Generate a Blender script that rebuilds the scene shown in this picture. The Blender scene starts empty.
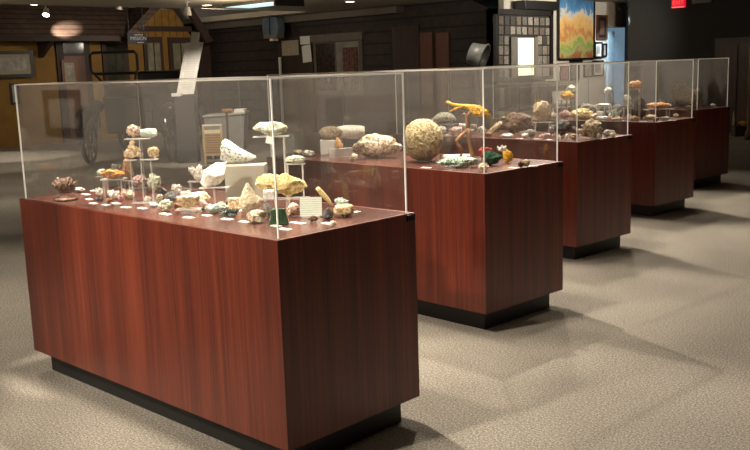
import bpy, bmesh, math, random
from mathutils import Vector, Matrix, noise
PI = math.pi
COL = bpy.context.scene.collection
SC = bpy.context.scene

# ---------------------------------------------------------------- camera (solved from the case corners)
CAM = Vector((2.32177, -1.93173, 1.42366))
PITCH, ROLL, YAW, FPX = 1.3991128, -0.0332715, 0.7671951, 907.855
ROT = (Matrix.Rotation(YAW, 3, 'Z') @ Matrix.Rotation(PITCH, 3, 'X') @ Matrix.Rotation(ROLL, 3, 'Z'))
cd = bpy.data.cameras.new('camera'); cam = bpy.data.objects.new('camera', cd); COL.objects.link(cam)
cam.matrix_world = Matrix.Translation(CAM) @ ROT.to_4x4()
cd.sensor_width = 36; cd.lens = FPX * 36 / 750; cd.clip_start = .05; cd.clip_end = 100
SC.camera = cam
FWD = -(ROT.col[2])

def ray(px, py): return ROT @ Vector((px - 375, 225 - py, -FPX))
def on(ax, val, px, py):
    """the point of the plane x, y or z = val that the photo shows at (px, py)"""
    d = ray(px, py); i = 'xyz'.index(ax)
    return CAM + d * ((val - CAM[i]) / d[i])
def depth(p): return (Vector(p) - CAM).dot(FWD)
def at_depth(px, py, dep): return CAM + ray(px, py) * (dep / FPX)
def img_x(p):
    q = ROT.transposed() @ (Vector(p) - CAM); return 375 + FPX * q.x / -q.z

# ---------------------------------------------------------------- materials
def S(c):
    """sRGB 0-255 -> linear"""
    return tuple(((x / 255) / 12.92 if x / 255 < .04045 else ((x / 255 + .055) / 1.055) ** 2.4) for x in c) + (1,)
class NT:
    def __init__(s, name):
        s.m = bpy.data.materials.new(name); s.m.use_nodes = True
        s.t = s.m.node_tree; s.t.nodes.clear()
        s.out = s.n('ShaderNodeOutputMaterial')
    def n(s, kind, **kw):
        x = s.t.nodes.new(kind)
        for k, v in kw.items():
            if k.startswith('i_'):
                x.inputs[k[2:].replace('_', ' ')].default_value = v
            else: setattr(x, k, v)
        return x
    def l(s, a, b): s.t.links.new(a, b)
    def coords(s, scale, kind='Object', rot=(0, 0, 0)):
        tc = s.n('ShaderNodeTexCoord'); mp = s.n('ShaderNodeMapping')
        mp.inputs['Scale'].default_value = scale; mp.inputs['Rotation'].default_value = rot
        s.l(tc.outputs[kind], mp.inputs[0]); return mp.outputs[0]
    def ramp(s, fac, stops):
        r = s.n('ShaderNodeValToRGB'); e = r.color_ramp.elements
        while len(e) < len(stops): e.new(.5)
        for k, (p, c) in enumerate(stops): e[k].position = p; e[k].color = c
        s.l(fac, r.inputs[0]); return r.outputs[0]
    def bump(s, h, strength, dist=.01):
        b = s.n('ShaderNodeBump'); b.inputs['Strength'].default_value = strength; b.inputs['Distance'].default_value = dist
        s.l(h, b.inputs['Height']); return b.outputs[0]
    def principled(s, **kw):
        p = s.n('ShaderNodeBsdfPrincipled', **kw); s.l(p.outputs[0], s.out.inputs[0]); return p

def plain(name, rgb, rough=.6, metal=0, emit=None, es=0, var=.12, nscale=12):
    m = NT(name); p = m.principled(i_Roughness=rough, i_Metallic=metal)
    nz = m.n('ShaderNodeTexNoise'); nz.inputs['Scale'].default_value = nscale; nz.inputs['Detail'].default_value = 5
    m.l(m.coords((1, 1, 1)), nz.inputs[0])
    c = S(rgb); a = tuple(x * (1 - var) for x in c[:3]) + (1,); b = tuple(min(1, x * (1 + var)) for x in c[:3]) + (1,)
    m.l(m.ramp(nz.outputs[0], [(.3, a), (.7, b)]), p.inputs['Base Color'])
    if emit:
        p.inputs['Emission Color'].default_value = S(emit); p.inputs['Emission Strength'].default_value = es
    return m.m

def rockmat(name, cols, scale=9, rough=.7, bump=.5, mode='noise', trans=0):
    """mottled mineral: cols = 3 or 4 sRGB colours from dark to light; coordinates are the stone's own"""
    m = NT(name); p = m.principled(i_Roughness=rough)
    co = m.coords((1, 1, 1))
    nz = m.n('ShaderNodeTexNoise'); nz.inputs['Scale'].default_value = scale * 8; nz.inputs['Detail'].default_value = 8; nz.inputs['Roughness'].default_value = .7
    m.l(co, nz.inputs[0]); fac = nz.outputs[0]
    if mode == 'band':
        w = m.n('ShaderNodeTexWave'); w.inputs['Scale'].default_value = scale * 6; w.inputs['Distortion'].default_value = 6; w.inputs['Detail'].default_value = 3
        m.l(co, w.inputs[0]); fac = w.outputs['Fac']
    if mode == 'cell':
        v = m.n('ShaderNodeTexVoronoi'); v.inputs['Scale'].default_value = scale * 10
        mx = m.n('ShaderNodeMath', operation='MULTIPLY'); m.l(co, v.inputs['Vector'])
        ad = m.n('ShaderNodeMath', operation='ADD'); m.l(v.outputs['Distance'], ad.inputs[0]); m.l(nz.outputs[0], ad.inputs[1])
        m.l(ad.outputs[0], mx.inputs[0]); mx.inputs[1].default_value = .55; fac = mx.outputs[0]
    n = len(cols); st = [(.36 + .27 * i / (n - 1), S(c)) for i, c in enumerate(cols)]
    ge = m.n('ShaderNodeNewGeometry'); dk = m.ramp(ge.outputs['Pointiness'], [(.40, (.22, .2, .17, 1)), (.495, (.9, .9, .9, 1)), (.56, (1.1, 1.1, 1.1, 1))])  # crevice shade and edge light put into the stone colour
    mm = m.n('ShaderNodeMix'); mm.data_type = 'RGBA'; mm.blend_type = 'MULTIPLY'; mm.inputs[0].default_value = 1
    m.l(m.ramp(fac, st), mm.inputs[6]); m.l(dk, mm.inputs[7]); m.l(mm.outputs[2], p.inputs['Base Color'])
    n2 = m.n('ShaderNodeTexNoise'); n2.inputs['Scale'].default_value = scale * 16; n2.inputs['Detail'].default_value = 8
    m.l(co, n2.inputs[0]); m.l(m.bump(n2.outputs[0], min(1,bump*1.6), .012), p.inputs['Normal'])
    if trans: p.inputs['Subsurface Weight'].default_value = 0
    return m.m

def wood(name, dark, mid, light, sx=26, sz=1.1, rough=.34, rot=(0, 0, 0), coat=.15):
    m = NT(name); p = m.principled(i_Roughness=rough)
    p.inputs['Coat Weight'].default_value = coat; p.inputs['Coat Roughness'].default_value = .25
    co = m.coords((sx, sx, sz), rot=rot)
    a = m.n('ShaderNodeTexNoise'); a.inputs['Scale'].default_value = 1; a.inputs['Detail'].default_value = 6; a.inputs['Roughness'].default_value = .65; a.inputs['Distortion'].default_value = .35
    m.l(co, a.inputs[0])
    co2 = m.coords((sx * .16, sx * .16, sz * .3), rot=rot)
    b = m.n('ShaderNodeTexNoise'); b.inputs['Scale'].default_value = 1; b.inputs['Detail'].default_value = 2
    m.l(co2, b.inputs[0])
    mx = m.n('ShaderNodeMix'); mx.data_type = 'FLOAT'; mx.inputs[0].default_value = .42
    m.l(a.outputs[0], mx.inputs[2]); m.l(b.outputs[0], mx.inputs[3])
    m.l(m.ramp(mx.outputs[0], [(.34, S(dark)), (.5, S(mid)), (.66, S(light))]), p.inputs['Base Color'])
    return m.m

M = {}
M['wood'] = wood('mahogany_laminate', (64, 25, 16), (97, 38, 24), (124, 54, 33), sx=62, sz=1.2)
M['deck'] = wood('mahogany_deck', (62, 36, 30), (88, 52, 43), (104, 68, 58), rough=.24, rot=(0, PI / 2, 0))
M['toe'] = plain('black_toe_kick', (20, 20, 20), .5)
M['lock'] = plain('black_metal_lock', (14, 14, 14), .4, .5)

def acrylic(name, veil=.03, tint=(1, 1, 1)):
    """clear acrylic sheet: see-through, Fresnel mirror for both faces of the sheet, a faint diffuse veil standing in for reflected haze"""
    m = NT(name)
    lw = m.n('ShaderNodeLayerWeight'); lw.inputs['Blend'].default_value = .5
    pw = m.n('ShaderNodeMath', operation='POWER'); m.l(lw.outputs['Facing'], pw.inputs[0]); pw.inputs[1].default_value = 5
    mu = m.n('ShaderNodeMath', operation='MULTIPLY_ADD'); m.l(pw.outputs[0], mu.inputs[0]); mu.inputs[1].default_value = 1.5; mu.inputs[2].default_value = .075; mu.use_clamp = True
    tr = m.n('ShaderNodeBsdfTransparent'); tr.inputs[0].default_value = (tint[0], tint[1], tint[2], 1)
    gl = m.n('ShaderNodeBsdfGlossy'); gl.inputs['Roughness'].default_value = .02; gl.inputs[0].default_value = (1, 1, 1, 1)
    df = m.n('ShaderNodeBsdfDiffuse'); df.inputs[0].default_value = (.8, .78, .74, 1)  # pale diffuse veil puts reflected haze into the sheet
    a = m.n('ShaderNodeMixShader'); a.inputs[0].default_value = veil; m.l(tr.outputs[0], a.inputs[1]); m.l(df.outputs[0], a.inputs[2])
    b = m.n('ShaderNodeMixShader'); m.l(mu.outputs[0], b.inputs[0]); m.l(a.outputs[0], b.inputs[1]); m.l(gl.outputs[0], b.inputs[2])
    m.l(b.outputs[0], m.out.inputs[0]); return m.m
M['acrylic'] = acrylic('case_acrylic', .012)
M['riser'] = acrylic('riser_acrylic', .10)
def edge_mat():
    m = NT('glowing_acrylic_edge')  # own glow put in for the light a polished edge catches
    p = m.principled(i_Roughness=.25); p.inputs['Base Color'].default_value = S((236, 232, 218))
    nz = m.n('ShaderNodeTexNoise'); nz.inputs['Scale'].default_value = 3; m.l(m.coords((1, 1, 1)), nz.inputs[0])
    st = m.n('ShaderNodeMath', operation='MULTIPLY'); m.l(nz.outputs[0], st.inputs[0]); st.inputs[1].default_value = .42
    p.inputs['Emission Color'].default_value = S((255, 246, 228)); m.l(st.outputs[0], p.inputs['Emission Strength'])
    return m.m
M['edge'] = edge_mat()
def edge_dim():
    m = NT('dim_acrylic_edge'); tr = m.n('ShaderNodeBsdfTransparent'); p = m.n('ShaderNodeBsdfPrincipled', i_Roughness=.3)  # dimmer copy for edges that catch less light
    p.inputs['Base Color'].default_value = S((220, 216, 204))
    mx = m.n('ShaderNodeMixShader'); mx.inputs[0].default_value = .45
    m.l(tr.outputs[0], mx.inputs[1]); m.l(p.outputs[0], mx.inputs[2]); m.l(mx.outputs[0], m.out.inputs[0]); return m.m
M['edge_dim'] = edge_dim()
M['card'] = plain('white_card', (240, 236, 226), .6, var=.04)

# ---------------------------------------------------------------- mesh building
class MB:
    def __init__(s): s.b = bmesh.new()
    def _xf(s, vs, mat): bmesh.ops.transform(s.b, matrix=mat, verts=vs)
    def box(s, lo, hi, mat=None, bevel=0):
        c = [(lo[i] + hi[i]) / 2 for i in range(3)]; d = [abs(hi[i] - lo[i]) for i in range(3)]
        r = bmesh.ops.create_cube(s.b, size=1)['verts']
        s._xf(r, Matrix.Translation(c) @ Matrix.Diagonal((*d, 1)))
        if bevel:
            es = list({e for v in r for e in v.link_edges})
            rr = bmesh.ops.bevel(s.b, geom=es, offset=bevel, segments=2, affect='EDGES', profile=.5)
            r = list({v for f in rr['faces'] for v in f.verts} | {v for v in r if v.is_valid})
        if mat is not None: s._xf(r, mat)
        return s
    def cyl(s, p0, p1, r0, r1=None, seg=12):
        p0, p1 = Vector(p0), Vector(p1); r1 = r0 if r1 is None else r1
        d = p1 - p0
        r = bmesh.ops.create_cone(s.b, cap_ends=True, segments=seg, radius1=r0, radius2=max(r1, 1e-5), depth=d.length)['verts']
        s._xf(r, Matrix.Translation((p0 + p1) / 2) @ d.to_track_quat('Z', 'Y').to_matrix().to_4x4()); return s
    def tube(s, pts, rad, seg=8):
        pts = [Vector(p) for p in pts]; n = len(pts)
        rad = rad if isinstance(rad, (list, tuple)) else [rad] * n
        rings = []; up = Vector((.3, .2, 1)).normalized()
        for i, p in enumerate(pts):
            t = (pts[min(i + 1, n - 1)] - pts[max(i - 1, 0)]).normalized()
            x = t.cross(up)
            if x.length < 1e-3: x = t.cross(Vector((1, 0, 0)))
            x.normalize(); y = t.cross(x)
            rings.append([s.b.verts.new(p + (x * math.cos(2 * PI * k / seg) + y * math.sin(2 * PI * k / seg)) * rad[i]) for k in range(seg)])
        for a, b in zip(rings, rings[1:]):
            for k in range(seg): s.b.faces.new((a[k], a[(k + 1) % seg], b[(k + 1) % seg], b[k]))
        s.b.faces.new(rings[0][::-1]); s.b.faces.new(rings[-1]); return s
    def lathe(s, prof, seg=20, mat=None):
        rings = []
        for r, z in prof: rings.append([s.b.verts.new((r * math.cos(2 * PI * k / seg), r * math.sin(2 * PI * k / seg), z)) for k in range(seg)])
        for a, b in zip(rings, rings[1:]):
            for k in range(seg): s.b.faces.new((a[k], a[(k + 1) % seg], b[(k + 1) % seg], b[k]))
        s.b.faces.new(rings[0][::-1]); s.b.faces.new(rings[-1])
        if mat is not None: s._xf([v for r in rings for v in r], mat)
        return s
    def poly(s, pts): s.b.faces.new([s.b.verts.new(p) for p in pts]); return s
    def prism(s, pts, off):
        off = Vector(off); a = [s.b.verts.new(p) for p in pts]; b = [s.b.verts.new(Vector(p) + off) for p in pts]
        n = len(pts); s.b.faces.new(a); s.b.faces.new(b[::-1])
        for i in range(n): s.b.faces.new((a[i], b[i], b[(i + 1) % n], a[(i + 1) % n]))
        return s
    def build(s, name, mat, parent=None, smooth=False):
        bmesh.ops.recalc_face_normals(s.b, faces=s.b.faces)
        me = bpy.data.meshes.new(name); s.b.to_mesh(me); s.b.free()
        me.materials.append(mat)
        if smooth:
            for p in me.polygons: p.use_smooth = True
        o = bpy.data.objects.new(name, me); COL.objects.link(o)
        if parent is not None: o.parent = parent
        return o

def tag(o, label, cat, group=None):
    o['label'] = label; o['category'] = cat
    if group: o['group'] = group
    return o
def thing(name, label, cat, loc=(0, 0, 0), rz=0, group=None):
    o = bpy.data.objects.new(name, None); COL.objects.link(o)
    o.location = loc; o.rotation_euler = (0, 0, rz); o.empty_display_size = .05
    return tag(o, label, cat, group)
def struct(o): o['kind'] = 'structure'; return o

# ---------------------------------------------------------------- the room
def carpet():
    m = NT('speckled_carpet'); p = m.principled(i_Roughness=.95)
    co = m.coords((1, 1, 1))
    a = m.n('ShaderNodeTexNoise'); a.inputs['Scale'].default_value = 110; a.inputs['Detail'].default_value = 4; a.inputs['Roughness'].default_value = .9
    b = m.n('ShaderNodeTexNoise'); b.inputs['Scale'].default_value = 1.3; b.inputs['Detail'].default_value = 3
    m.l(co, a.inputs[0]); m.l(co, b.inputs[0])
    c1 = m.ramp(a.outputs[0], [(.37, S((68, 63, 55))), (.5, S((123, 115, 102))), (.63, S((178, 169, 153)))])
    c2 = m.ramp(b.outputs[0], [(.35, (.84, .84, .84, 1)), (.65, (1, 1, 1, 1))])
    mx = m.n('ShaderNodeMix'); mx.data_type = 'RGBA'; mx.blend_type = 'MULTIPLY'; mx.inputs[0].default_value = 1
    m.l(c1, mx.inputs[6]); m.l(c2, mx.inputs[7]); m.l(mx.outputs[2], p.inputs['Base Color'])
    m.l(m.bump(a.outputs[0], .5, .006), p.inputs['Normal']); return m.m
M['carpet'] = carpet()
M['ceil'] = plain('ceiling_paint', (172, 162, 142), .9, var=.05)
M['greywall'] = plain('grey_wall_paint', (168, 160, 150), .9, var=.05)
M['whitewall'] = plain('white_wall_paint', (196, 190, 178), .9, var=.04)
M['blackwall'] = plain('black_partition_paint', (26, 24, 22), .8)
XL, XR, YF, YB, ZC = -18.2, 6.6, -6.6, 19.4, 2.66
XS = on('z', ZC, 60, 5).x                       # the lower ceiling stops here; the depot stands under a higher one
YS = 11.7
struct(MB().box((XL, YF, -.1), (XR, YB, 0)).build('floor', M['carpet']))
struct(MB().box((XS, YF, ZC), (XR, YB, ZC + .12)).build('ceiling', M['ceil']))
struct(MB().box((XL, YS, ZC), (XS, YB, ZC + .12)).build('ceiling', M['ceil']))
struct(MB().box((XL, YF, 3.3), (XS + .3, YS + .3, 3.4)).build('ceiling', M['ceil']))
struct(MB().box((XS, YF, ZC + .12), (XS + .08, YS, 3.3)).build('soffit_1', M['ceil']))
struct(MB().box((XL - .1, YF, 0), (XL, YB, 3.3)).build('wall_left', M['greywall']))
struct(MB().box((XR, YF, 0), (XR + .1, YB, ZC)).build('wall_right', M['greywall']))
struct(MB().box((XL, YF - .1, 0), (XR, YF, 3.3)).build('wall_front', M['greywall']))
struct(MB().box((XL, YB, 0), (XR, YB + .1, ZC)).build('wall_back', M['whitewall']))

# ---------------------------------------------------------------- display cases
HW, CL, CW, GH, TI, TH, GI = .86, 1.906, .704, .536, .0553, .1061, .0227
CASES = [((0, 0), 0, 0), ((-.5158, 1.8426), -.0431, .0438), ((-1.0662, 3.6575), -.0625, .0382), ((-1.4768, 5.6528), -.0569, 0), ((-1.9531, 7.5491), -.0832, 0)]
CASE_LABELS = [
    'reddish wood display case nearest the viewer, crowded with small crystals and an amber slab',
    'reddish wood display case holding the round tan boulder and yellow driftwood piece',
    'reddish wood display case third along the row, with grey stones and a brown geode',
    'dark reddish wood display case fourth along the row, with a layered shell plate',
    'darkest and farthest wood display case, holding two pale boulders']
def case_xf(c):
    (ox, oy), a, dl = CASES[c]
    return Matrix.Translation((ox, oy, 0)) @ Matrix.Rotation(a, 4, 'Z')
for c in range(5):
    (ox, oy), a, dl = CASES[c]; L = CL - dl
    t = thing('display_case', CASE_LABELS[c], 'display case', (ox, oy, 0), a, 'museum display cases in a row')
    e = .0015
    b = MB()
    for lo, hi in (((-L, 0, TH), (0, .02, HW)), ((-L, CW - .02, TH), (0, CW, HW)), ((-L, .02, TH), (-L + .02, CW - .02, HW)), ((-.02, .02, TH), (0, CW - .02, HW)), ((-L + .02, .02, TH), (-.02, CW - .02, TH + .02))):
        b.box(lo, hi)
    b.build('cabinet_body', M['wood'], t)
    MB().box((-L + .02, .02, HW - .02), (-.02, CW - .02, HW - .0005)).build('display_deck', M['deck'], t)
    MB().box((-L + TI, TI, 0), (-TI, CW - TI, TH)).build('toe_kick', M['toe'], t)
    MB().box((-.02, CW - .05, HW - .03), (.006, CW - .004, HW - .004), bevel=.003).build('corner_lock', M['lock'], t)
    x0, x1, y0, y1 = -L + GI, -GI, GI, CW - GI; z0, z1 = HW, HW + GH; w = .0045
    sides = [((x0, y0), (x1, y0)), ((x1, y0), (x1, y1)), ((x1, y1), (x0, y1)), ((x0, y1), (x0, y0))]
    for k, (p, q) in enumerate(sides):
        g = MB().poly([(p[0], p[1], z0), (q[0], q[1], z0), (q[0], q[1], z1), (p[0], p[1], z1)]).build('glass_panel', M['acrylic'], t)
        d = Vector((q[0] - p[0], q[1] - p[1], 0)).normalized(); nrm = Vector((d.y, -d.x, 0))
        P, Q = Vector((p[0], p[1], 0)), Vector((q[0], q[1], 0))
        def bar(A, B, za, zb, mat, nm='polished_edge'):
            lo = A - nrm * .003; hi = B + nrm * .003
            MB().box((min(lo.x, hi.x), min(lo.y, hi.y), za), (max(lo.x, hi.x), max(lo.y, hi.y), zb)).build(nm, mat, g)
        bar(P, Q, z1, z1 + .006, M['edge'] if k == 1 else M['edge_dim'])  # light on the edges set by material
        bar(P, P + d * w, z0, z1, M['edge'] if k in (0, 1) else M['edge_dim'])
        if k == 1: bar(Q - d * w, Q, z0, z1, M['edge'])

def deck_px(c, px, v):
    """point of case c's deck whose image column is px; v = 0 front .. 1 back (v > 1: an image row instead)"""
    if v > 1.5: return on('z', HW, px, v)
    xf = case_xf(c); L = CL - CASES[c][2]; y = GI + v * (CW - 2 * GI)
    lo, hi = -L, 0.
    for _ in range(50):
        mid = (lo + hi) / 2
        if img_x(xf @ Vector((mid, y, HW))) < px: lo = mid
        else: hi = mid
    return xf @ Vector((lo, y, HW))

# ---------------------------------------------------------------- stones
def shape(style, seed):
    """a stone's mesh, its bounding box stretched to -.5..+.5 across and 0..1 up"""
    rnd = random.Random(seed); b = bmesh.new()
    off = Vector((rnd.uniform(-50, 50), rnd.uniform(-50, 50), rnd.uniform(-50, 50)))
    def ico(sub, cuts, amp, freq, hmin=.5, hmax=.85, mat=None):
        vs = bmesh.ops.create_icosphere(b, subdivisions=sub, radius=1)['verts']
        for _ in range(cuts):
            d = Vector((rnd.gauss(0, 1), rnd.gauss(0, 1), rnd.gauss(0, 1))).normalized(); h = rnd.uniform(hmin, hmax)
            for v in vs:
                e = v.co.dot(d) - h
                if e > 0: v.co -= d * e * .93
        for v in vs:
            p = v.co * freq + off
            v.co *= 1 + amp * (noise.noise(p) + .5 * noise.noise(p * 2.3) + .3 * noise.noise(p * 5.1)) + (.05 + .12 * amp) * (abs(noise.noise(p * 3.7)) - .25) + .022 * noise.noise(p * 13)
        if mat is not None:
            for v in vs: v.co = mat @ v.co
        return vs
    def crystal(p, d, ln, r, seg=6):
        d = Vector(d).normalized(); q = d.to_track_quat('Z', 'Y').to_matrix().to_4x4(); n = len(b.verts)
        rg = []
        for z, k in ((0, 1), (ln * .72, .92)): rg.append([b.verts.new(Vector(p) + (q @ Vector((r * k * math.cos(2 * PI * i / seg), r * k * math.sin(2 * PI * i / seg), z)))) for i in range(seg)])
        tip = b.verts.new(Vector(p) + q @ Vector((r * .2, 0, ln)))
        for i in range(seg):
            b.faces.new((rg[0][i], rg[0][(i + 1) % seg], rg[1][(i + 1) % seg], rg[1][i])); b.faces.new((rg[1][i], rg[1][(i + 1) % seg], tip))
        b.faces.new(rg[0][::-1])
    if style == 'lump': ico(4, 5, .22, 1.6, .6, .9)
    elif style == 'angular': ico(4, 13, .07, 2.2, .42, .75)
    elif style == 'smooth': ico(4, 2, .06, 1.0, .8, .95)
    elif style == 'rough': ico(4, 6, .34, 3.2, .55, .9)
    elif style == 'ball':
        vs = ico(6, 0, .01, 2)
        for v in vs:
            p = v.co * 2.1 + off
            cr = abs(noise.noise(p + noise.noise_vector(p * 1.7) * .45)); cr2 = abs(noise.noise(p * 2.3 + Vector((9, 3, 1))))
            v.co *= 1 - .085 * max(0, 1 - cr / .05) - .03 * max(0, 1 - cr2 / .05) + .02 * noise.noise(p * 3) + .006 * noise.noise(p * 14)
    elif style == 'wedge':
        ico(4, 5, .08, 2.4, .5, .8)
        for v in b.verts:
            k = (v.co.x + 1) / 2; v.co.z = (v.co.z + .9) * (1.25 - .95 * k); v.co.y *= 1 - .3 * k
    elif style == 'point':
        ico(4, 8, .1, 2.2, .5, .8)
        for v in b.verts:
            k = max(0, min(1, (v.co.z + 1) / 2)); s = 1 - .72 * k ** 1.3; v.co.x *= s; v.co.y *= s
    elif style == 'heap':
        for _ in range(90):
            a = rnd.uniform(0, 2 * PI); z = rnd.random() ** 1.5; rr = (1 - z) * .9 * math.sqrt(rnd.random())
            ico(2, 4, .12, 2, .6, .9, Matrix.Translation((math.cos(a) * rr, math.sin(a) * rr, z * 1.5)) @ Matrix.Rotation(a * 3, 4, 'X') @ Matrix.Scale(rnd.uniform(.14, .27), 4))
    elif style == 'shard':
        vs = ico(5, 15, .1, 2.2, .4, .8)
        for v in vs:
            v.co.z = v.co.z * .5 - .26 * abs(v.co.x) ** 1.6 - .12 * v.co.x + .2 * noise.noise(v.co * 2.6 + off) + .08 * noise.noise(v.co * 7 + off)
    elif style == 'upslab':
        vs = ico(4, 11, .12, 2.4, .42, .75)
        for v in vs: v.co.z = v.co.z * .8 + v.co.x * .62; v.co.x *= 1.1; v.co.y *= .7
    elif style == 'arch':
        vs = ico(4, 4, .13, 2.3, .6, .9)
        for v in vs: v.co.z = v.co.z * .55 - .55 * v.co.x ** 2 + .1 * v.co.x
    elif style == 'blade':
        ico(4, 5, .08, 2.6, .45, .8)
        for v in b.verts: v.co.z = v.co.z * .34 + v.co.x * -.85; v.co.y *= .7
    elif style == 'upblade':
        ico(4, 5, .08, 2.6, .45, .8)
        for v in b.verts: v.co.z = v.co.z * .45 + v.co.x * .9; v.co.y *= .7
    elif style == 'cube': 
        ico(4, 0, 0, 1)
        for v in b.verts:
            m = max(abs(v.co.x), abs(v.co.y), abs(v.co.z)); v.co *= (.9 / m)
            v.co *= 1 + .05 * noise.noise(v.co * 2 + off)
    elif style == 'trapezoid':
        ico(4, 0, 0, 1)
        for v in b.verts:
            m = max(abs(v.co.x), abs(v.co.y), abs(v.co.z)); v.co *= .9 / m; k = 1 - .18 * (v.co.z + .9); v.co.x *= k; v.co.y *= k
    elif style == 'cluster':
        ico(3, 5, .2, 2, .5, .8, Matrix.Diagonal((.85, .8, .5, 1)))
        for _ in range(34):
            a = rnd.uniform(0, 2 * PI); r = rnd.uniform(0, .62); d = (math.cos(a) * r * 1.3, math.sin(a) * r * 1.3, rnd.uniform(.35, 1))
            crystal((math.cos(a) * r, math.sin(a) * r, .1), d, rnd.uniform(.45, .95), rnd.uniform(.09, .2))
    elif style == 'grape':
        ico(3, 4, .2, 2, .6, .9, Matrix.Diagonal((.8, .8, .7, 1)))
        for _ in range(46):
            d = Vector((rnd.gauss(0, 1), rnd.gauss(0, 1), rnd.gauss(.3, .8))).normalized()
            ico(2, 2, .1, 2, .7, .9, Matrix.Translation(Vector((d.x * .72, d.y * .72, d.z * .62))) @ Matrix.Scale(rnd.uniform(.16, .32), 4))
    elif style == 'bar':
        vs = ico(4, 3, .04, 1.6, .75, .9)
        for v in vs: 
            v.co.x = max(-.86, min(.9, v.co.x * 1.25))
    elif style == 'bowl':
        vs = ico(4, 4, .1, 2.2, .6, .9)
        for v in vs:
            r = math.hypot(v.co.x, v.co.y)
            if v.co.z > 0: v.co.z = .08 + .06 * noise.noise(v.co * 3 + off) - .6 * max(0, .72 - r)
    elif style == 'plate':
        vs = ico(4, 8, .16, 2.0, .6, .85)
        for v in vs: v.co.z = v.co.z * .4 + .16 * noise.noise(v.co * 2.4 + off)
    elif style == 'fan':
        for k in range(15):
            a = -1.0 + 2.0 * k / 14 + rnd.uniform(-.05, .05); l = rnd.uniform(.85, 1.05)
            ico(2, 2, .2, 2, .7, .9, Matrix.Translation((math.sin(a) * .62 * l, rnd.uniform(-.14, .14), math.cos(a) * .6 * l)) @ Matrix.Rotation(a, 4, 'Y') @ Matrix.Diagonal((.13, .2, .5 * l, 1)))
    lo = [min(v.co[i] for v in b.verts) for i in range(3)]; hi = [max(v.co[i] for v in b.verts) for i in range(3)]
    for v in b.verts:
        v.co = Vector(((v.co.x - lo[0]) / (hi[0] - lo[0]) - .5, (v.co.y - lo[1]) / (hi[1] - lo[1]) - .5, (v.co.z - lo[2]) / (hi[2] - lo[2])))
    return b
SEED = [100]
FLATSHADE = ('angular', 'cluster', 'cube', 'trapezoid', 'heap', 'grape')
def stone(name, P, w, d, h, style, mat, parent=None, rz=0):
    SEED[0] += 1; b = shape(style, SEED[0])
    for v in b.verts: v.co = Vector((v.co.x * w, v.co.y * d, v.co.z * h))
    m = MB(); m.b.free(); m.b = b
    o = m.build(name, M[mat], parent, smooth=style not in FLATSHADE)
    o.location = P; o.rotation_euler = (0, 0, rz); return o

R_ = rockmat
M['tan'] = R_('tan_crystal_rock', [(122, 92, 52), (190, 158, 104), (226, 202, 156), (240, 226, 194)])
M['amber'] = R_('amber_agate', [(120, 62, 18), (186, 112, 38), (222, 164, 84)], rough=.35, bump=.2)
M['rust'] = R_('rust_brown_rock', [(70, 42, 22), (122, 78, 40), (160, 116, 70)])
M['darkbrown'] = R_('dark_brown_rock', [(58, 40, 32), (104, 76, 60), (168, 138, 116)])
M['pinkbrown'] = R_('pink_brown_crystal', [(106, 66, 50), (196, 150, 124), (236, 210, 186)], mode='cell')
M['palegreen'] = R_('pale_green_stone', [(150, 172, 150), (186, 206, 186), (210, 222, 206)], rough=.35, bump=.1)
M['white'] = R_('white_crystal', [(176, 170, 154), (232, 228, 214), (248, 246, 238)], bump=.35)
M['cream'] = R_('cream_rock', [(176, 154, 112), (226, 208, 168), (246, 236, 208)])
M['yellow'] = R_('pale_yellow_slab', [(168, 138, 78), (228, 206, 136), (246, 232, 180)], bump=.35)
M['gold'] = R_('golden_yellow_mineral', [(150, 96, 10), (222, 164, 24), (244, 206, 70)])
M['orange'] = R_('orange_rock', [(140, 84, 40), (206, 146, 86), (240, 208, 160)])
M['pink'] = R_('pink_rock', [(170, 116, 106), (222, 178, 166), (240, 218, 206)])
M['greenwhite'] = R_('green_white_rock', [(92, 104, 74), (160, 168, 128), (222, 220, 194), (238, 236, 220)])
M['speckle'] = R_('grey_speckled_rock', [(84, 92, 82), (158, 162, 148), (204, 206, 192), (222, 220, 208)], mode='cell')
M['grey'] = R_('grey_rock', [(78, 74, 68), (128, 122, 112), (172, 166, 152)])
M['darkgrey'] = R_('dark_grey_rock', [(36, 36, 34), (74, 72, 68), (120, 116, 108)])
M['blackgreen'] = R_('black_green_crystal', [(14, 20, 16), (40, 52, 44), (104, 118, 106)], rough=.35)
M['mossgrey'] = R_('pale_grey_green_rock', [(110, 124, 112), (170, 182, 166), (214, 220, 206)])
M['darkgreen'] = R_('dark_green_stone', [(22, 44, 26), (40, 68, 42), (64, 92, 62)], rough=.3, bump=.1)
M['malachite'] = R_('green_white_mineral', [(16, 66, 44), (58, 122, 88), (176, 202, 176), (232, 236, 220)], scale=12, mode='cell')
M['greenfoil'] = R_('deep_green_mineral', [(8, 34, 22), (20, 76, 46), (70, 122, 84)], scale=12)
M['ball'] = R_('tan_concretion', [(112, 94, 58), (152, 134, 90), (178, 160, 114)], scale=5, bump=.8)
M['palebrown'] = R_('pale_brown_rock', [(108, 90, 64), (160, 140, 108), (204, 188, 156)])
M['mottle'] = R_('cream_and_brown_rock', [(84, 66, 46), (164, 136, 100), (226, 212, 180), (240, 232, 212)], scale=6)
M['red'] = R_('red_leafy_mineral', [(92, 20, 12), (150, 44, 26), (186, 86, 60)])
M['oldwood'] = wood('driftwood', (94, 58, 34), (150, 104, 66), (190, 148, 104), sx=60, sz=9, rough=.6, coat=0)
M['bone'] = R_('ivory_bone', [(206, 194, 166), (238, 230, 210), (248, 244, 232)], bump=.15, rough=.45)

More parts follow.
